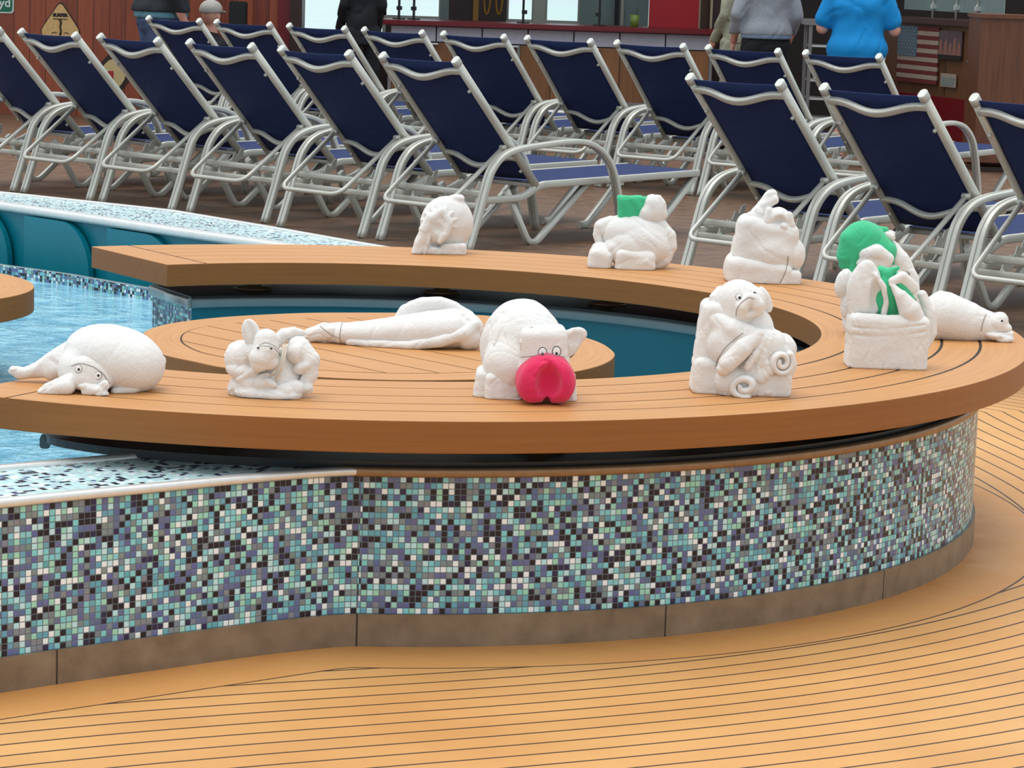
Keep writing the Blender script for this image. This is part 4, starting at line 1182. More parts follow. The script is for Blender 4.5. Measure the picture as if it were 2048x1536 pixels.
HB, HG = cloth('brown_hair', (70, 48, 36)), cloth('grey_hair', (120, 116, 112))
D = 23.0
p = px(321, 40, D)
person(p.x, D, R(-60), 'person in dark jacket and blue jeans standing by the red board wall', build=1.28, h=1.8, elbow=0.03, clothes=(('jeans', navy, 'trousers', {}), ('undershirt', cloth('teal_shirt', (96, 142, 156)), 'top', dict(hem=.94, sleeve=.4, flare=1.0)), ('jacket', cloth('charcoal_jacket', (34, 38, 44)), 'jacket', dict(hem=.99)), ('shoe', shoe, 'shoes', {})), hair=HB)
p = px(423, 20, 23.6)
sp = person(p.x, 23.6, R(-30), 'person in grey cap and black shirt seated by the wall, face turned away', build=1.1, h=2.0, pose='sit', seat=0.13, clothes=(('trousers', blk, 'trousers', {}), ('shirt', blk, 'top', dict(hem=.93, sleeve=.8)), ('shoe', shoe, 'shoes', {})), cap=cloth('grey_cap', (176, 170, 162)))
p = px(724, 40, 23.4)
person(p.x, 23.4, R(15), 'person dressed all in black standing in front of the bright window', build=0.62, h=1.72, clothes=(('trousers', blk, 'trousers', {}), ('coat', cloth('black_coat', (20, 20, 24)), 'jacket', dict(hem=.80)), ('shoe', shoe, 'shoes', {})), hair=HB)
p = px(1533, 40, 22.4)
person(p.x, 22.4, R(8), 'person in grey sweater and black trousers seen from behind', build=0.94, h=1.78, clothes=(('trousers', blk, 'trousers', {}), ('shirt', cloth('pale_blue_shirt', (126, 142, 166)), 'top', dict(hem=.955, sleeve=.4, flare=1.06)), ('sweater', cloth('grey_sweater', (150, 152, 158)), 'jacket', dict(hem=.985)), ('shoe', shoe, 'shoes', {})), hair=HG)
kh = cloth('khaki_cloth', (164, 162, 138), 0.2)
p = px(1480, 40, 23.6)
person(p.x, 23.6, R(20), 'person in pale khaki clothes half hidden behind the grey sweater', build=0.62, h=1.74, clothes=(('trousers', kh, 'trousers', {}), ('jacket', kh, 'jacket', dict(hem=.9)), ('shoe', shoe, 'shoes', {})), hair=HB)
p = px(1716, 60, 21.9)
person(p.x, 21.9, R(-10), 'person in turquoise shirt and white cropped trousers at the counter', build=1.12, h=1.66, arm=(0.9, 0.9), elbow=0.25, clothes=(('cropped_trousers', cloth('white_trousers', (222, 220, 218)), 'trousers', dict(cuff=.36)), ('shirt', cloth('turquoise_shirt', (0, 138, 206), 0.06), 'top', dict(hem=.80, sleeve=.72, flare=1.12)), ('shoe', shoe, 'shoes', {})), hair=HG)
a, b = px(462, 24, 24.4), px(486, 60, 24.4)
t = empty('speaker_cabinet', ((a.x + b.x) / 2, 24.5, 0)); tag(t, 'black speaker box on a stand right of the seated person in the cap', 'speaker')
mb = MB(); mb.box((0, 0, (a.z + b.z) / 2 + .02), (0.15, 0.16, 0.30), bev=0.01); mb.build('box', M['black'], t)
mb = MB(); mb.tube([(0, 0, 0.02), (0, 0, (a.z + b.z) / 2 - .12)], 0.015); mb.lathe([(0, 0), (.13, 0), (.13, .02), (0, .025)]); mb.build('stand', M['black'], t)

# ================================================================ towel animals
from mathutils.bvhtree import BVHTree
def terry(name, rgb, var=0.03):
    b = NB(name, 0.95); ob = b.coord()
    n1 = b.noise(ob, 420, 3, 0.7); n2 = b.noise(ob, 60, 3, 0.6); n3 = b.noise(ob, 9, 2)
    c = lin(*rgb)
    b.col(b.ramp(b.math('ADD', b.math('MULTIPLY', n1, 0.5), b.math('MULTIPLY', n3, 0.5)), [(0.3, tuple(x * (1 - var * 2) for x in c[:3])), (0.7, tuple(min(1, x * (1 + var)) for x in c[:3]))]))
    b.p.inputs['Sheen Weight'].default_value = 0.25
    b.bump(b.math('ADD', b.math('MULTIPLY', n1, 0.35), b.math('MULTIPLY', n2, 0.8)), 0.8, 0.005)
    return b.m
M['towel'] = terry('white_terry', (234, 231, 226))
M['green'] = terry('green_terry', (66, 198, 140), 0.10)
M['pink'] = terry('raspberry_terry', (224, 36, 90), 0.10)
M['cream'] = plain('cream_tape', (214, 204, 188), 0.8)
M['stickwhite'] = plain('eye_sticker_white', (238, 238, 236), 0.4)
M['stickblack'] = plain('eye_sticker_black', (22, 20, 22), 0.4)
M['thread'] = plain('seam_thread', (150, 140, 130), 0.8)

class Towel:
    """local frame in photo pixels at the base depth: right, away, up"""
    def __init__(s, name, px0, py0, z, label, cat='towel animal', group=None):
        s.x0, s.y0 = px0, py0; p = pz(px0, py0, z); s.o = p
        s.s = (p - Vector((0, 0, CAM_H))).dot(cam_fwd) / FPX
        s.e = empty(name, p); tag(s.e, label, cat, group); s.parts = []
    def P(s, x, y, c=0.0):
        u, up = x - s.x0, s.y0 - y
        X = u - ROLL * up; Z = (up + ROLL * X + c * math.sin(PITCH)) / math.cos(PITCH)
        return (X, -c, Z)
    def E(s, x, y, c, r, tilt=0.0, rot=None, **kw): return E(s.P(x, y, c), r, rot if rot else (0, R(tilt), 0), **kw)
    def B(s, x, y, c, h, rd, tilt=0.0, rot=None, **kw): return B(s.P(x, y, c), h, rd, rot if rot else (0, R(tilt), 0), **kw)
    def C(s, pts, **kw): return C([(*s.P(x, y, c), r) for x, y, c, r in pts], **kw)
    def part(s, name, prims, mt=None, h=1.7, k=3.0, parent=None, floor=0.0, wr=(0.56, 39, 1)):
        o = soft_obj(name, prims, h, mt or M['towel'], parent or s.e, k=k, scale=s.s, floor=floor, wr=wr); s.parts.append(o); return o
    def bvh(s):
        V, F_ = [], []
        for o in s.parts:
            k = len(V); V += [v.co + s.o for v in o.data.vertices]; F_ += [[i + k for i in p.vertices] for p in o.data.polygons]
        return BVHTree.FromPolygons(V, F_)
    def hit(s, t, x, y):
        d = (cam_fwd + cam_right * ((x - 1024) / FPX) - cam_up * ((y - 768) / FPX)).normalized()
        h = t.ray_cast(Vector((0, 0, CAM_H)), d)
        return (h[0] - s.o, h[1]) if h[0] is not None else None
    def disc(s, t, x, y, rx, ry, mt, name, parent, lift=0.0006, th=0.0008):
        h = s.hit(t, x, y)
        if not h: return None
        p, n = h; n = (n + Vector((0, -0.8, 0.1))).normalized(); r = Vector((1, 0, 0)); r = (r - n * r.dot(n)).normalized(); u = n.cross(r); u = u if u.z > 0 else -u
        mb = MB(); N = 18
        ring = lambda q, l: [p + n * l + r * (rx * q * s.s * math.cos(2 * PI * i / N)) + u * (ry * q * s.s * math.sin(2 * PI * i / N)) for i in range(N)]
        vs = ring(1, -0.002) + ring(1, lift) + ring(.8, lift + th); fs = []
        for q in (0, 1): fs += [[q * N + i, q * N + (i + 1) % N, (q + 1) * N + (i + 1) % N, (q + 1) * N + i] for i in range(N)]
        fs.append([2 * N + i for i in range(N)])
        mb.add(vs, fs); return mb.build(name, mt, parent)
    def eye(s, t, x, y, r, pr=0.42, ring=False, dx=0.0, dy=0.0, asp=1.0, rim=None):
        e_ = s.disc(t, x, y, r * (1.1 if ring else 1), r * (1.1 if ring else 1) * asp, (rim or M['stickblack']) if ring else M['stickwhite'], 'eye', s.e)
        if not e_: return
        if ring: s.disc(t, x, y, r * .92, r * .92 * asp, M['stickwhite'], 'eye_white', e_, 0.0016)
        s.disc(t, x + dx, y + dy, r * pr, r * pr * asp, M['stickblack'], 'pupil', e_, 0.0026)
    def line(s, t, pts, r, mt, name, lift=0.3, sub=5):
        P_ = []
        q = catmull([(x, y, 0) for x, y in pts], sub)
        for v in q:
            h = s.hit(t, v.x, v.y)
            if h: P_.append(h[0] + h[1] * (lift * s.s))
        if len(P_) > 2:
            mb = MB(); mb.tube(P_, r * s.s, seg=6); return mb.build(name, mt, s.e)
    def spiral(s, name, x, y, c, r0, r1, turns, th, ln, tilt=0.0, a0=0.0, mt=None, squash=1.0, yaw=0.0):
        """rolled towel end, axis towards the viewer"""
        mb = MB(); N = int(turns * 26); pts = []
        prof = rect(ln, th, th * 0.48)
        path = []
        for i in range(N + 1):
            a = a0 + turns * 2 * PI * i / N; rr = r0 + (r1 - r0) * i / N
            path.append(Vector((rr * math.cos(a), 0, rr * math.sin(a) * squash)))
        mb.sweep(path, prof, ref=Vector((0, 1, 0)))
        Mx = Matrix.Rotation(R(yaw), 3, 'Z') @ Matrix.Rotation(R(tilt), 3, 'Y'); o = Vector(s.P(x, y, c))
        mb.v = [tuple((Mx @ Vector(v) + o) * s.s) for v in mb.v]
        mb.v = [(v[0], v[1], max(v[2], 0.0)) for v in mb.v]
        ob = mb.build(name, mt or M['towel'], s.e); sb = ob.modifiers.new('soft', 'SUBSURF'); sb.levels = 1; sb.render_levels = 1
        return ob

ZT = Z_TOP
# --- left: animal with a domed shell
t = Towel('towel_turtle', 212, 778, ZT, 'white towel turtle with googly eyes, at the left end of the bench')
t.part('shell', [t.E(228, 716, -8, (101, 78, 66), 12), t.E(262, 728, -6, (66, 72, 56), 18, k=14), t.E(160, 738, 20, (40, 50, 44), 10, k=10)], k=6, wr=(0.43, 52, 3))
t.part('shell_edge', [t.C([(318, 722, -20, 13), (306, 752, 10, 15), (268, 776, 34, 14), (238, 784, 46, 10)], k=6)], k=5, wr=(0.50, 29, 4))
t.part('hind_leg', [t.C([(165, 690, -55, 24), (120, 712, -62, 24), (70, 738, -62, 17), (30, 748, -58, 11)], k=6), t.E(22, 741, -58, (16, 14, 11), k=6), t.C([(150, 722, -40, 30), (95, 745, -52, 16)], k=14)], k=8, wr=(1.12, 34, 5))
t.part('head', [t.E(190, 748, 56, (48, 22, 34), 24), t.E(178, 762, 62, (34, 20, 20), 10, k=8), t.E(205, 738, 44, (46, 22, 34), 26, k=6)], k=6, wr=(0.50, 29, 6))
t.part('front_paw', [t.C([(160, 757, 62, 16), (140, 772, 74, 20), (112, 780, 80, 15), (99, 786, 80, 11)], k=5), t.E(142, 775, 80, (20, 16, 15), k=5)], k=4, wr=(0.81, 20, 7))
t.part('front_paw', [t.E(196, 777, 74, (30, 16, 11), 12), t.C([(184, 784, 78, 9), (212, 780, 80, 12), (222, 770, 78, 10)], k=5), t.E(214, 788, 82, (16, 10, 8), k=4), t.E(200, 768, 92, (18, 8, 5), 14, sub=True, k=4)], k=4, wr=(0.93, 18, 8))
tr = t.bvh(); t.eye(tr, 157, 738, 7, .36, True, 1, 1, 1.1, M['thread']); t.eye(tr, 196, 751, 7, .36, True, 1, 0, 1.1, M['thread'])
t.line(tr, [(143, 732), (160, 727), (185, 733), (206, 748), (219, 768)], 0.8, M['thread'], 'seam')

# --- rabbit sitting cross-legged
t = Towel('towel_rabbit', 540, 790, ZT, 'white towel rabbit sitting with one tall ear up, on the near part of the bench')
t.part('body', [t.E(548, 745, -12, (62, 40, 52), 0), t.E(560, 760, 5, (40, 34, 34), k=6)], k=5, wr=(0.81, 34, 11))
t.part('arm', [t.E(486, 716, 0, (37, 34, 36), -20), t.E(506, 706, 10, (28, 26, 26), 30, k=2), t.E(492, 742, 8, (40, 34, 22), 12, k=2), t.E(518, 738, 28, (26, 14, 9), -28, k=2), t.E(505, 726, 38, (10, 10, 7), -20, sub=True, k=6)], k=2, wr=(0.93, 25, 12))
t.part('arm', [t.C([(597, 698, 0, 27), (616, 722, 6, 25), (624, 748, 12, 15), (610, 772, 18, 14)], k=6), t.E(596, 706, 16, (20, 20, 22), 20, k=2), t.E(609, 732, 16, (24, 20, 14), -30, k=2), t.E(612, 776, 22, (18, 14, 14), 0, k=3), t.E(604, 764, 34, (9, 8, 8), sub=True, k=4)], k=2, wr=(0.93, 23, 13))
t.part('head', [t.C([(537, 682, 34, 24), (536, 702, 40, 27)], k=4), t.E(528, 716, 48, (25, 24, 22), 0, k=5), t.E(524, 732, 52, (16, 14, 12), 0, k=6), t.E(546, 726, 40, (18, 18, 14), -20, k=5)], k=5, wr=(0.43, 20, 14))
t.part('ear', [t.E(507, 668, 22, (19, 8, 31), -18), t.E(517, 690, 20, (12, 8, 20), -10, k=5), t.E(508, 668, 31, (5, 6, 26), -18, sub=True, k=7)], k=4, wr=(0.62, 20, 15))
t.part('ear', [t.C([(556, 686, 12, 12), (568, 670, 4, 13), (588, 664, -6, 11), (604, 666, -12, 7)], k=5)], k=4, wr=(0.62, 18, 16))
t.part('leg', [t.E(478, 774, 14, (20, 22, 26), 14), t.E(500, 766, 24, (26, 20, 22), -18, k=2), t.E(510, 788, 30, (40, 22, 16), 8, k=2), t.E(494, 752, 32, (22, 12, 10), -32, k=2)], k=2, wr=(0.93, 19, 17))
t.part('leg', [t.E(556, 790, 34, (52, 24, 16), 0), t.E(590, 778, 26, (24, 22, 20), -16, k=2), t.E(574, 784, 40, (20, 14, 18), 28, k=2), t.E(532, 764, 34, (26, 16, 18), -18, k=2), t.E(541, 757, 48, (14, 12, 9), 16, sub=True, k=4), t.E(545, 766, 44, (16, 9, 8), 24, k=2)], k=2, wr=(0.93, 19, 18))
for q, (a, b_, c_) in enumerate((((571, 690), (568, 722), (548, 752)), ((575, 690), (572, 726), (554, 758)), ((579, 688), (570, 734), (556, 764)), ((562, 728), (552, 746), (544, 752)))):
    P_ = [Vector(t.P(*a, 36)) * t.s, Vector(t.P(*b_, 50)) * t.s, Vector(t.P(*c_, 42)) * t.s]
    mb = MB(); mb.sweep(catmull(P_, 6), rect(3.4 * t.s, 1.6 * t.s, .5 * t.s), ref=Vector((1, 0, 0))); mb.build('selvedge_strip', M['cream'], t.e)
tr = t.bvh(); t.eye(tr, 517, 696, 4.2, .62, dx=0, dy=0, asp=.7); t.eye(tr, 542, 697, 4.2, .62, dx=0, asp=.7)
t.line(tr, [(515, 694), (522, 692), (532, 692), (544, 694), (554, 702), (562, 712)], 0.6, M['thread'], 'seam')
t.line(tr, [(518, 690), (530, 686), (546, 690), (558, 699)], 0.5, M['thread'], 'seam')

# --- long fish lying on the round table
t = Towel('towel_fish', 800, 690, 0.46, 'long white towel fish lying on the round table, tail to the left')
t.part('body', [t.C([(686, 668, 0, 24), (740, 667, 2, 29), (800, 664, 4, 35), (860, 660, 4, 42), (905, 658, 2, 44), (930, 660, 2, 38)], k=10, flat=(1, 1.25, .92))], k=6, wr=(0.5, 70, 21))
t.part('back_fold', [t.C([(795, 642, -36, 12), (815, 624, -34, 17), (846, 610, -30, 17), (880, 607, -28, 14), (908, 616, -26, 14), (936, 634, -22, 14), (952, 652, -14, 12)], k=8), t.E(862, 634, -32, (70, 14, 34), 0, k=10)], k=6, wr=(0.6, 40, 24))
t.part('front_lip', [t.C([(700, 684, 26, 8), (760, 690, 40, 9), (820, 692, 50, 10), (880, 684, 54, 12), (930, 668, 46, 14), (948, 652, 30, 14), (930, 636, 18, 12), (904, 632, 16, 9), (888, 638, 22, 6)], k=6), t.E(935, 676, 22, (28, 32, 26), 0, k=8), t.E(900, 654, 54, (16, 20, 14), -24, sub=True, k=6)], k=4, wr=(0.6, 30, 22))
t.part('tail', [t.C([(592, 678, -4, 8), (622, 670, -2, 15), (650, 664, 0, 19), (684, 667, 0, 22)], k=6), t.E(604, 672, -3, (20, 12, 8), -18, k=4)], k=4, wr=(1.12, 23, 23))
tr = t.bvh(); t.line(tr, [(685, 642), (681, 660), (680, 676), (683, 690)], 0.8, M['thread'], 'seam'); t.line(tr, [(640, 652), (660, 668), (681, 678)], 0.7, M['thread'], 'seam')

# --- pig with the raspberry snout
t = Towel('towel_pig', 1050, 792, ZT, 'white towel pig with a big raspberry red open snout')
t.part('body', [t.E(1040, 690, -48, (80, 62, 95), 8), t.E(1052, 700, -8, (78, 62, 90), 8, k=1.5), t.E(1030, 728, 10, (64, 60, 62), 0, k=8), t.E(1078, 716, 6, (60, 52, 74), -12, k=4), t.C([(984, 745, 24, 2), (990, 690, 30, 3), (1008, 648, 30, 3.2), (1046, 622, 26, 3), (1092, 634, 24, 2)], sub=True, k=4)], k=4, wr=(0.68, 34, 31))
t.part('leg', [t.B(970, 768, -10, (21, 48, 34), 13, 7), t.C([(952, 792, 20, 5), (972, 797, 30, 6), (988, 795, 32, 5)], k=4)], k=1, wr=(0.74, 25, 32))
t.part('leg', [t.B(1008, 773, 8, (38, 50, 33), 14, 3), t.C([(985, 800, 52, 5), (1010, 806, 56, 6), (1040, 803, 54, 5)], k=4), t.E(1000, 790, 30, (24, 30, 14), k=3)], k=2, wr=(0.81, 25, 33))
t.part('leg', [t.B(1122, 776, 8, (30, 46, 28), 10, -4)], k=1, wr=(0.74, 25, 34))
t.part('head', [t.B(1087, 708, 50, (47, 42, 56), 20, -3), t.E(1086, 738, 62, (52, 36, 38), k=8)], k=6, wr=(0.56, 27, 35))
t.part('ear', [t.E(1146, 674, 44, (28, 7, 18), -18), t.E(1140, 690, 42, (18, 7, 26), 20, k=8), t.E(1150, 680, 52, (16, 6, 12), -10, sub=True, k=6)], k=5, wr=(0.74, 16, 36))
t.part('ear', [t.C([(1062, 656, 72, 5), (1050, 668, 78, 6), (1044, 686, 80, 6), (1043, 700, 78, 4)], k=3)], k=3, wr=(0.50, 13, 37))
t.part('snout', [t.E(1090, 762, 86, (60, 40, 53), 0), t.E(1094, 735, 92, (38, 34, 26), 0, k=12), t.E(1064, 766, 108, (30, 22, 40), 8, k=9), t.E(1122, 764, 108, (25, 22, 40), -8, k=9),
    t.E(1096, 768, 135, (26, 33, 37), 0, sub=True, k=6), t.E(1098, 738, 134, (7, 18, 26), -6, sub=True, k=6), t.E(1092, 806, 126, (9, 40, 12), 10, sub=True, k=5), t.E(1084, 810, 96, (40, 60, 8), sub=True, k=3)], M['pink'], k=8, wr=(0.74, 29, 38))
tr = t.bvh(); t.eye(tr, 1085, 705, 8, .34, True, 0, 4, 1.25); t.eye(tr, 1113, 703, 8, .34, True, 0, 4, 1.25)
t.line(tr, [(1040, 714), (1056, 713), (1075, 711), (1100, 710), (1130, 714)], 0.7, M['thread'], 'seam')

# --- bulldog with rolled paws
t = Towel('towel_bulldog', 1470, 782, ZT, 'white towel bulldog sitting upright with rolled up paws, eyes looking right')
t.part('back', [t.B(1440, 668, -8, (46, 50, 66), 18, 6), t.B(1428, 752, 2, (46, 52, 40), 16, 4, k=1)], k=1, wr=(0.68, 39, 41))
t.part('shoulder_wrap', [t.C([(1420, 636, 22, 20), (1460, 662, 46, 26), (1505, 680, 50, 24), (1540, 690, 40, 30)], k=8), t.E(1452, 690, 36, (44, 34, 44), 20, k=8)], k=6, wr=(0.62, 34, 42))
t.part('chest', [t.E(1508, 668, 4, (40, 42, 58), -8), t.E(1545, 716, 6, (38, 48, 58), -4, k=6), t.B(1540, 765, 20, (38, 48, 26), 12, 0, k=4), t.E(1556, 700, 34, (32, 30, 34), 24, k=3)], k=5, wr=(0.81, 29, 43))
t.part('head', [t.E(1474, 602, 10, (46, 42, 42), 0), t.E(1470, 628, 22, (34, 32, 34), 10, k=8), t.E(1500, 606, 26, (28, 26, 32), 0, k=6), t.C([(1492, 598, 52, 10), (1478, 616, 54, 13), (1474, 634, 46, 9)], k=4), t.C([(1500, 598, 54, 9), (1508, 612, 52, 13), (1510, 626, 44, 8)], k=4), t.E(1494, 630, 46, (20, 12, 8), -20, k=3)], k=4, wr=(0.50, 23, 44))
t.part('ear', [t.C([(1440, 584, 0, 12), (1428, 598, 8, 13), (1430, 614, 16, 12), (1440, 622, 18, 8)], k=4), t.E(1434, 612, 32, (8, 12, 12), -14, sub=True, k=4)], k=3, wr=(0.50, 16, 45))
t.part('ear', [t.E(1527, 600, 8, (12, 8, 28), -24), t.E(1520, 618, 8, (10, 8, 20), 20, k=5)], k=4, wr=(0.56, 18, 46))
t.part('arm', [t.C([(1510, 672, 60, 13), (1478, 698, 74, 19), (1448, 728, 78, 18), (1440, 738, 76, 14)], k=6)], k=4, wr=(0.62, 25, 47))
t.part('bib', [t.E(1520, 712, 58, (17, 16, 50), 22), t.C([(1516, 690, 66, 8), (1500, 716, 72, 9), (1488, 734, 74, 8)], k=2), t.E(1518, 750, 58, (24, 18, 20), -14, k=3), t.C([(1526, 728, 68, 8), (1534, 744, 70, 8)], k=3)], k=2, wr=(0.99, 20, 48))
t.part('paw', [t.E(1462, 764, 46, (40, 32, 38), -10), t.E(1486, 772, 52, (36, 24, 28), -6, k=6)], k=4, wr=(.8, 22, 49))
t.part('bib', [t.E(1500, 738, 44, (34, 26, 44), 18), t.E(1540, 752, 36, (34, 26, 40), 0, k=6)], k=4, wr=(.9, 20, 52))
t.spiral('paw', 1484, 771, 70, 6, 28, 1.4, 15.5, 44, -8, 2.6, squash=.8, yaw=-10)
t.spiral('paw', 1552, 723, 62, 4, 24, 1.8, 11.5, 44, 0, 2.2, squash=1.1, yaw=12)
t.part('paw', [t.E(1556, 728, 44, (32, 24, 36), -8)], k=2, wr=(0.74, 20, 50))
t.part('tuck', [t.C([(1520, 784, 52, 11), (1545, 778, 54, 12), (1562, 764, 50, 10)], k=3), t.E(1530, 782, 50, (26, 20, 12), -8, k=3)], k=3, wr=(0.93, 17, 51))
tr = t.bvh(); t.eye(tr, 1478, 594, 6.5, .45, True, 1.5, 2, 1, M['thread']); t.eye(tr, 1507, 585, 5.5, .45, True, 1.5, 1.5, 1, M['thread'])
t.line(tr, [(1431, 733), (1437, 716), (1452, 694), (1470, 678), (1486, 666)], 0.8, M['thread'], 'seam'); t.line(tr, [(1472, 632), (1474, 618), (1484, 604), (1498, 595), (1508, 598)], 0.8, M['thread'], 'seam')

# --- frog in a towel bag, front right
t = Towel('towel_frog', 1772, 732, ZT, 'green and white towel frog peeking out of a white towel bag, nearest on the right')
t.part('bag', [t.B(1772, 686, 2, (80, 48, 63), 20, 1), t.B(1771, 650, 2.5, (80.5, 48, 26), 18, 2, k=2), t.B(1772, 622, 0, (66, 34, 40), 14, 2, sub=True, k=5), t.E(1800, 616, 60, (40, 60, 10), 8, sub=True, k=8), t.C([(1690, 669, 46, 1.8), (1740, 675, 52, 2.4), (1800, 672, 54, 2.4), (1852, 663, 48, 1.8)], sub=True, k=3), t.C([(1692, 655, 46, 1.2), (1760, 661, 54, 1.8), (1850, 650, 48, 1.2)], sub=True, k=3)], k=2, wr=(.7, 46, 61))
t.part('ear', [t.E(1724, 588, 14, (36, 17, 64), 2), t.E(1728, 538, 14, (12, 10, 16), 8, k=8), t.E(1747, 604, 34, (14, 18, 44), -6, sub=True, k=6), t.C([(1744, 552, 26, 5), (1760, 576, 28, 6), (1766, 608, 26, 6), (1760, 645, 22, 7)], k=4)], k=5, wr=(.7, 26, 62))
t.part('green_face', [t.E(1772, 592, -2, (34, 26, 54), 6), t.C([(1758, 542, -2, 10), (1772, 548, 6, 11), (1790, 538, 12, 4)], k=5), t.C([(1794, 570, 14, 11), (1818, 602, 12, 9), (1828, 618, 10, 4)], k=5)], M['green'], k=6, wr=(0.74, 23, 63))
t.part('nose_band', [t.C([(1776, 572, 26, 5), (1794, 594, 34, 13), (1812, 622, 32, 22), (1822, 640, 26, 22)], k=5), t.C([(1778, 564, 22, 8), (1798, 556, 18, 12), (1818, 576, 6, 14)], k=4)], k=4, wr=(.6, 26, 64))
t.part('back_flap', [t.E(1688, 566, -22, (18, 18, 30), 14), t.E(1700, 604, -20, (18, 18, 36), 10, k=6)], k=5, wr=(0.74, 23, 65))
t.part('side_loop', [t.C([(1842, 590, -10, 10), (1858, 625, -6, 12), (1862, 665, -4, 11), (1852, 690, 4, 8)], k=6)], k=4, wr=(0.56, 27, 66))

# --- taller green towel animal behind it
t = Towel('towel_frog', 1748, 668, ZT, 'taller green headed towel frog standing behind the towel bag')
t.part('green_head', [t.E(1716, 490, 0, (40, 34, 46), 10), t.C([(1730, 480, 0, 34), (1764, 504, 4, 26), (1778, 530, 2, 12)], k=12), t.C([(1692, 480, 8, 18), (1684, 515, 10, 15), (1684, 530, 8, 10)], k=6), t.C([(1704, 520, 14, 12), (1704, 545, 12, 12)], k=5), t.C([(1750, 462, -4, 9), (1768, 462, -6, 7)], k=4)], M['green'], k=6, wr=(0.74, 32, 71))
t.part('white_muzzle', [t.C([(1724, 512, 32, 13), (1745, 508, 36, 17), (1768, 520, 28, 13)], k=6), t.E(1740, 530, 30, (34, 18, 16), k=6)], k=5, wr=(0.68, 23, 72))
t.part('body', [t.B(1744, 598, -6, (54, 34, 74), 22, 2), t.E(1704, 560, 0, (26, 24, 30), k=8)], k=6, wr=(0.74, 34, 73))
t.part('side_wrap', [t.C([(1772, 486, -8, 13), (1796, 520, -2, 20), (1816, 560, 2, 19), (1826, 592, 4, 13)], k=8), t.C([(1766, 464, -6, 6), (1780, 470, -8, 8)], k=4)], k=5, wr=(0.74, 25, 74))
t.part('hand_flap', [t.E(1775, 474, 4, (13, 8, 8), 30)], k=3, wr=(0.50, 13, 75))
tr = t.bvh()
for q in range(7): t.line(tr, [(1800 + q * 4.2, 548 + q * 6.4), (1808 + q * 4.0, 544 + q * 6.0), (1814 + q * 3.4, 540 + q * 6.0)], 0.7, M['cream'], 'border_rib')
t.line(tr, [(1813, 564), (1817, 556), (1819, 548), (1815, 543)], 0.8, plain('green_stitching', (70, 104, 84), 0.8), 'stitched_mark')

# --- seal lying at the far right
t = Towel('towel_seal', 1930, 678, ZT, 'white towel seal lying with its head to the right, far right of the bench')
t.part('body', [t.C([(1888, 633, 0, 50), (1930, 645, 0, 43), (1982, 655, 0, 30)], k=6, flat=(1, 1, .99)), t.E(1872, 632, 0, (16, 46, 50), 8, k=8)], k=8, wr=(.5, 60, 81))
t.part('back_fold', [t.E(1850, 640, 6, (17, 34, 44), 0), t.C([(1842, 604, -6, 10), (1854, 640, 6, 12), (1856, 678, 10, 10)], k=4)], k=3, wr=(0.56, 29, 82))
t.part('head', [t.E(1990, 648, 10, (26, 24, 20), 24), t.E(1998, 638, 12, (16, 18, 14), 20, k=5), t.E(2008, 656, 16, (13, 15, 10), 20, k=4)], k=4, wr=(0.50, 20, 83))
t.part('flipper', [t.E(1990, 672, 22, (30, 18, 9), 8), t.C([(1970, 668, 24, 8), (1990, 676, 28, 8), (2016, 668, 26, 6)], k=3), t.E(2004, 680, 28, (18, 12, 8), -6, k=3)], k=2, wr=(0.87, 16, 84))
tr = t.bvh(); t.line(tr, [(1972, 628), (1966, 644), (1962, 662)], 0.9, M['thread'], 'seam'); t.disc(tr, 2004, 642, 2.2, 2.2, M['stickblack'], 'eye', t.e)

# --- owl-like bundle with raised trunk
t = Towel('towel_elephant', 1525, 562, ZT, 'white towel elephant bundle with its trunk raised, behind the bulldog')
t.part('body', [t.B(1528, 488, -2, (62, 44, 52), 22, 10), t.E(1540, 505, 8, (62, 44, 40), 8, k=10)], k=8, wr=(0.74, 46, 91))
t.part('lower_roll', [t.B(1516, 546, 4, (64, 50, 30), 17, 6), t.E(1470, 536, 4, (24, 40, 34), k=8)], k=6, wr=(0.74, 41, 92))
t.part('hip_fold', [t.E(1582, 508, 4, (27, 38, 34), -6), t.B(1580, 556, 6, (18, 44, 19), 9, 4, k=2)], k=2, wr=(0.62, 34, 93))
t.part('trunk', [t.C([(1506, 448, 6, 20), (1518, 430, 8, 19), (1530, 408, 4, 14), (1538, 394, 2, 13), (1541, 391, 2, 11)], k=6), t.C([(1500, 436, 14, 12), (1522, 446, 20, 12)], k=3), t.C([(1524, 414, 14, 8), (1546, 402, 10, 9)], k=3)], k=3, wr=(0.74, 20, 94))
t.part('head', [t.E(1552, 440, 16, (26, 24, 24), 0), t.E(1558, 462, 20, (24, 22, 20), 10, k=4), t.C([(1534, 424, 24, 8), (1530, 446, 28, 9), (1526, 466, 26, 8)], k=3), t.E(1554, 452, 44, (15, 18, 18), 10, sub=True, k=4), t.E(1562, 456, 32, (10, 10, 8), 40, k=2), t.C([(1574, 432, 26, 7), (1578, 452, 28, 8), (1572, 466, 28, 6)], k=3)], k=3, wr=(0.62, 18, 95))
tr = t.bvh(); t.line(tr, [(1576, 512), (1575, 526), (1570, 546), (1560, 566)], 0.9, M['thread'], 'seam')

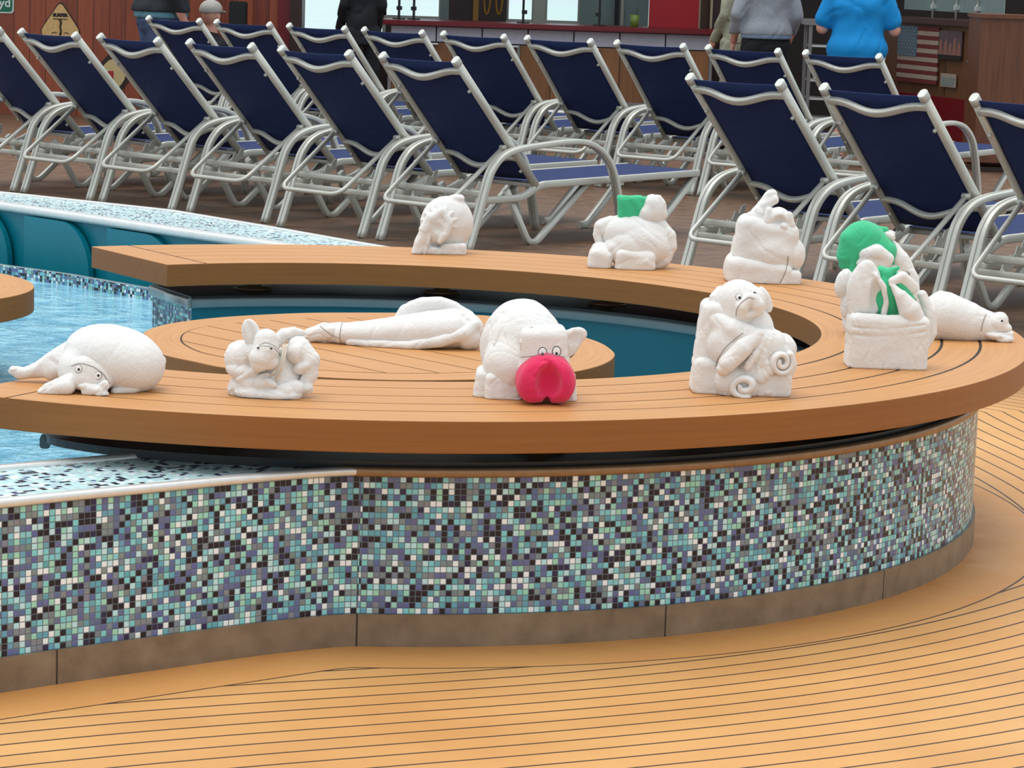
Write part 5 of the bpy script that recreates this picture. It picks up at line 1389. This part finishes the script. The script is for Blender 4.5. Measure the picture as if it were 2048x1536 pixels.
# --- bundle with green head at the back
t = Towel('towel_bear', 1264, 534, ZT, 'white towel bear with a green head, on the far part of the bench')
t.part('body', [t.E(1272, 474, -4, (74, 48, 46), 8), t.E(1282, 488, 6, (62, 46, 46), 18, k=1.5), t.E(1262, 496, 14, (50, 40, 40), 10, k=1.5), t.E(1240, 504, 20, (36, 30, 26), 20, k=1.5), t.C([(1212, 492, 36, 1.5), (1244, 462, 46, 3), (1290, 458, 48, 3), (1328, 490, 40, 1.5)], sub=True, k=4), t.C([(1220, 506, 46, 1.5), (1248, 482, 55, 3), (1288, 478, 55, 3), (1318, 508, 46, 1.5)], sub=True, k=4)], k=2, wr=(0.74, 34, 101))
t.part('arm', [t.C([(1222, 446, 0, 14), (1202, 454, 4, 15), (1194, 470, 8, 9), (1200, 490, 10, 9)], k=6), t.C([(1222, 446, 6, 8), (1204, 464, 14, 6)], k=3)], k=3, wr=(0.74, 20, 102))
t.part('arm', [t.C([(1318, 450, 0, 15), (1336, 474, 4, 16), (1340, 496, 8, 13), (1326, 520, 12, 15), (1310, 532, 14, 12)], k=8), t.C([(1318, 466, 14, 8), (1322, 488, 20, 9)], k=3)], k=3, wr=(0.74, 20, 103))
t.part('foot', [t.B(1200, 520, 16, (24, 34, 24), 14, 10), t.E(1208, 502, 16, (26, 26, 16), 20, k=5)], k=4, wr=(0.68, 25, 104))
t.part('foot', [t.B(1268, 524, 26, (40, 34, 25), 14, 4), t.E(1290, 510, 28, (24, 26, 18), 10, k=4), t.C([(1266, 532, 52, 6), (1290, 526, 56, 6), (1302, 536, 52, 6)], k=4)], k=4, wr=(0.68, 27, 105))
t.part('green_head', [t.B(1262, 417, 0, (27, 16, 25), 9, -2), t.C([(1238, 396, 4, 5), (1250, 408, 4, 10)], k=6), t.C([(1297, 396, 2, 5), (1282, 410, 2, 12)], k=6), t.C([(1276, 410, 14, 5), (1280, 430, 14, 5)], k=3)], M['green'], k=5, wr=(0.93, 20, 106))
t.part('white_hood', [t.E(1306, 420, 4, (22, 18, 30), -12), t.C([(1300, 398, 4, 6), (1316, 398, 4, 8), (1322, 410, 4, 9), (1326, 432, 4, 8)], k=5), t.E(1292, 430, 10, (18, 14, 18), 30, k=5)], k=4, wr=(0.62, 20, 107))

# --- elephant at the back left
t = Towel('towel_elephant', 888, 505, ZT, 'small white towel elephant facing forward, left on the far part of the bench')
gath = []
for q in range(9):
    a = R(185 - q * 24)
    def on_(r_):
        x_, y_ = 878 + r_ * math.cos(a), 452 - r_ * math.sin(a); g_ = 1 - ((x_ - 894) / 53) ** 2 - ((446 - y_) / 54) ** 2
        return x_, y_, -4 + 40 * math.sqrt(max(g_, 0.0)) - 1.0
    gath.append(t.C([(*on_(22), 3.6), (*on_(31), 3.4), (*on_(38), 1.6)], k=3))
t.part('body', [t.E(894, 446, -4, (53, 40, 54), 6), t.E(915, 397, -2, (15, 14, 9), 0, k=6)] + gath, h=1.3, k=5, wr=(.5, 30, 111))
t.part('base', [t.B(868, 504, 12, (18, 34, 12), 6, 2), t.B(908, 500, 8, (25, 34, 15), 7, -3, k=1)], k=1, wr=(0.68, 20, 112))
t.part('face', [t.C([(884, 426, 34, 8), (864, 440, 38, 12), (851, 462, 40, 12)], k=6), t.C([(888, 426, 36, 8), (899, 448, 40, 9), (892, 470, 44, 9), (881, 486, 46, 5)], k=6), t.E(874, 460, 34, (22, 14, 28), 0, k=4), t.E(878, 460, 56, (13, 14, 15), -30, sub=True, k=4)], h=1.4, k=4, wr=(.5, 20, 113))
t.part('trunk', [t.C([(852, 462, 40, 11), (840, 490, 44, 11), (834, 510, 46, 10)], k=5), t.C([(862, 462, 42, 5), (856, 490, 46, 5), (850, 512, 46, 4)], k=3), t.C([(852, 474, 58, 6), (844, 500, 60, 7)], sub=True, k=4)], k=3, wr=(0.50, 18, 114))
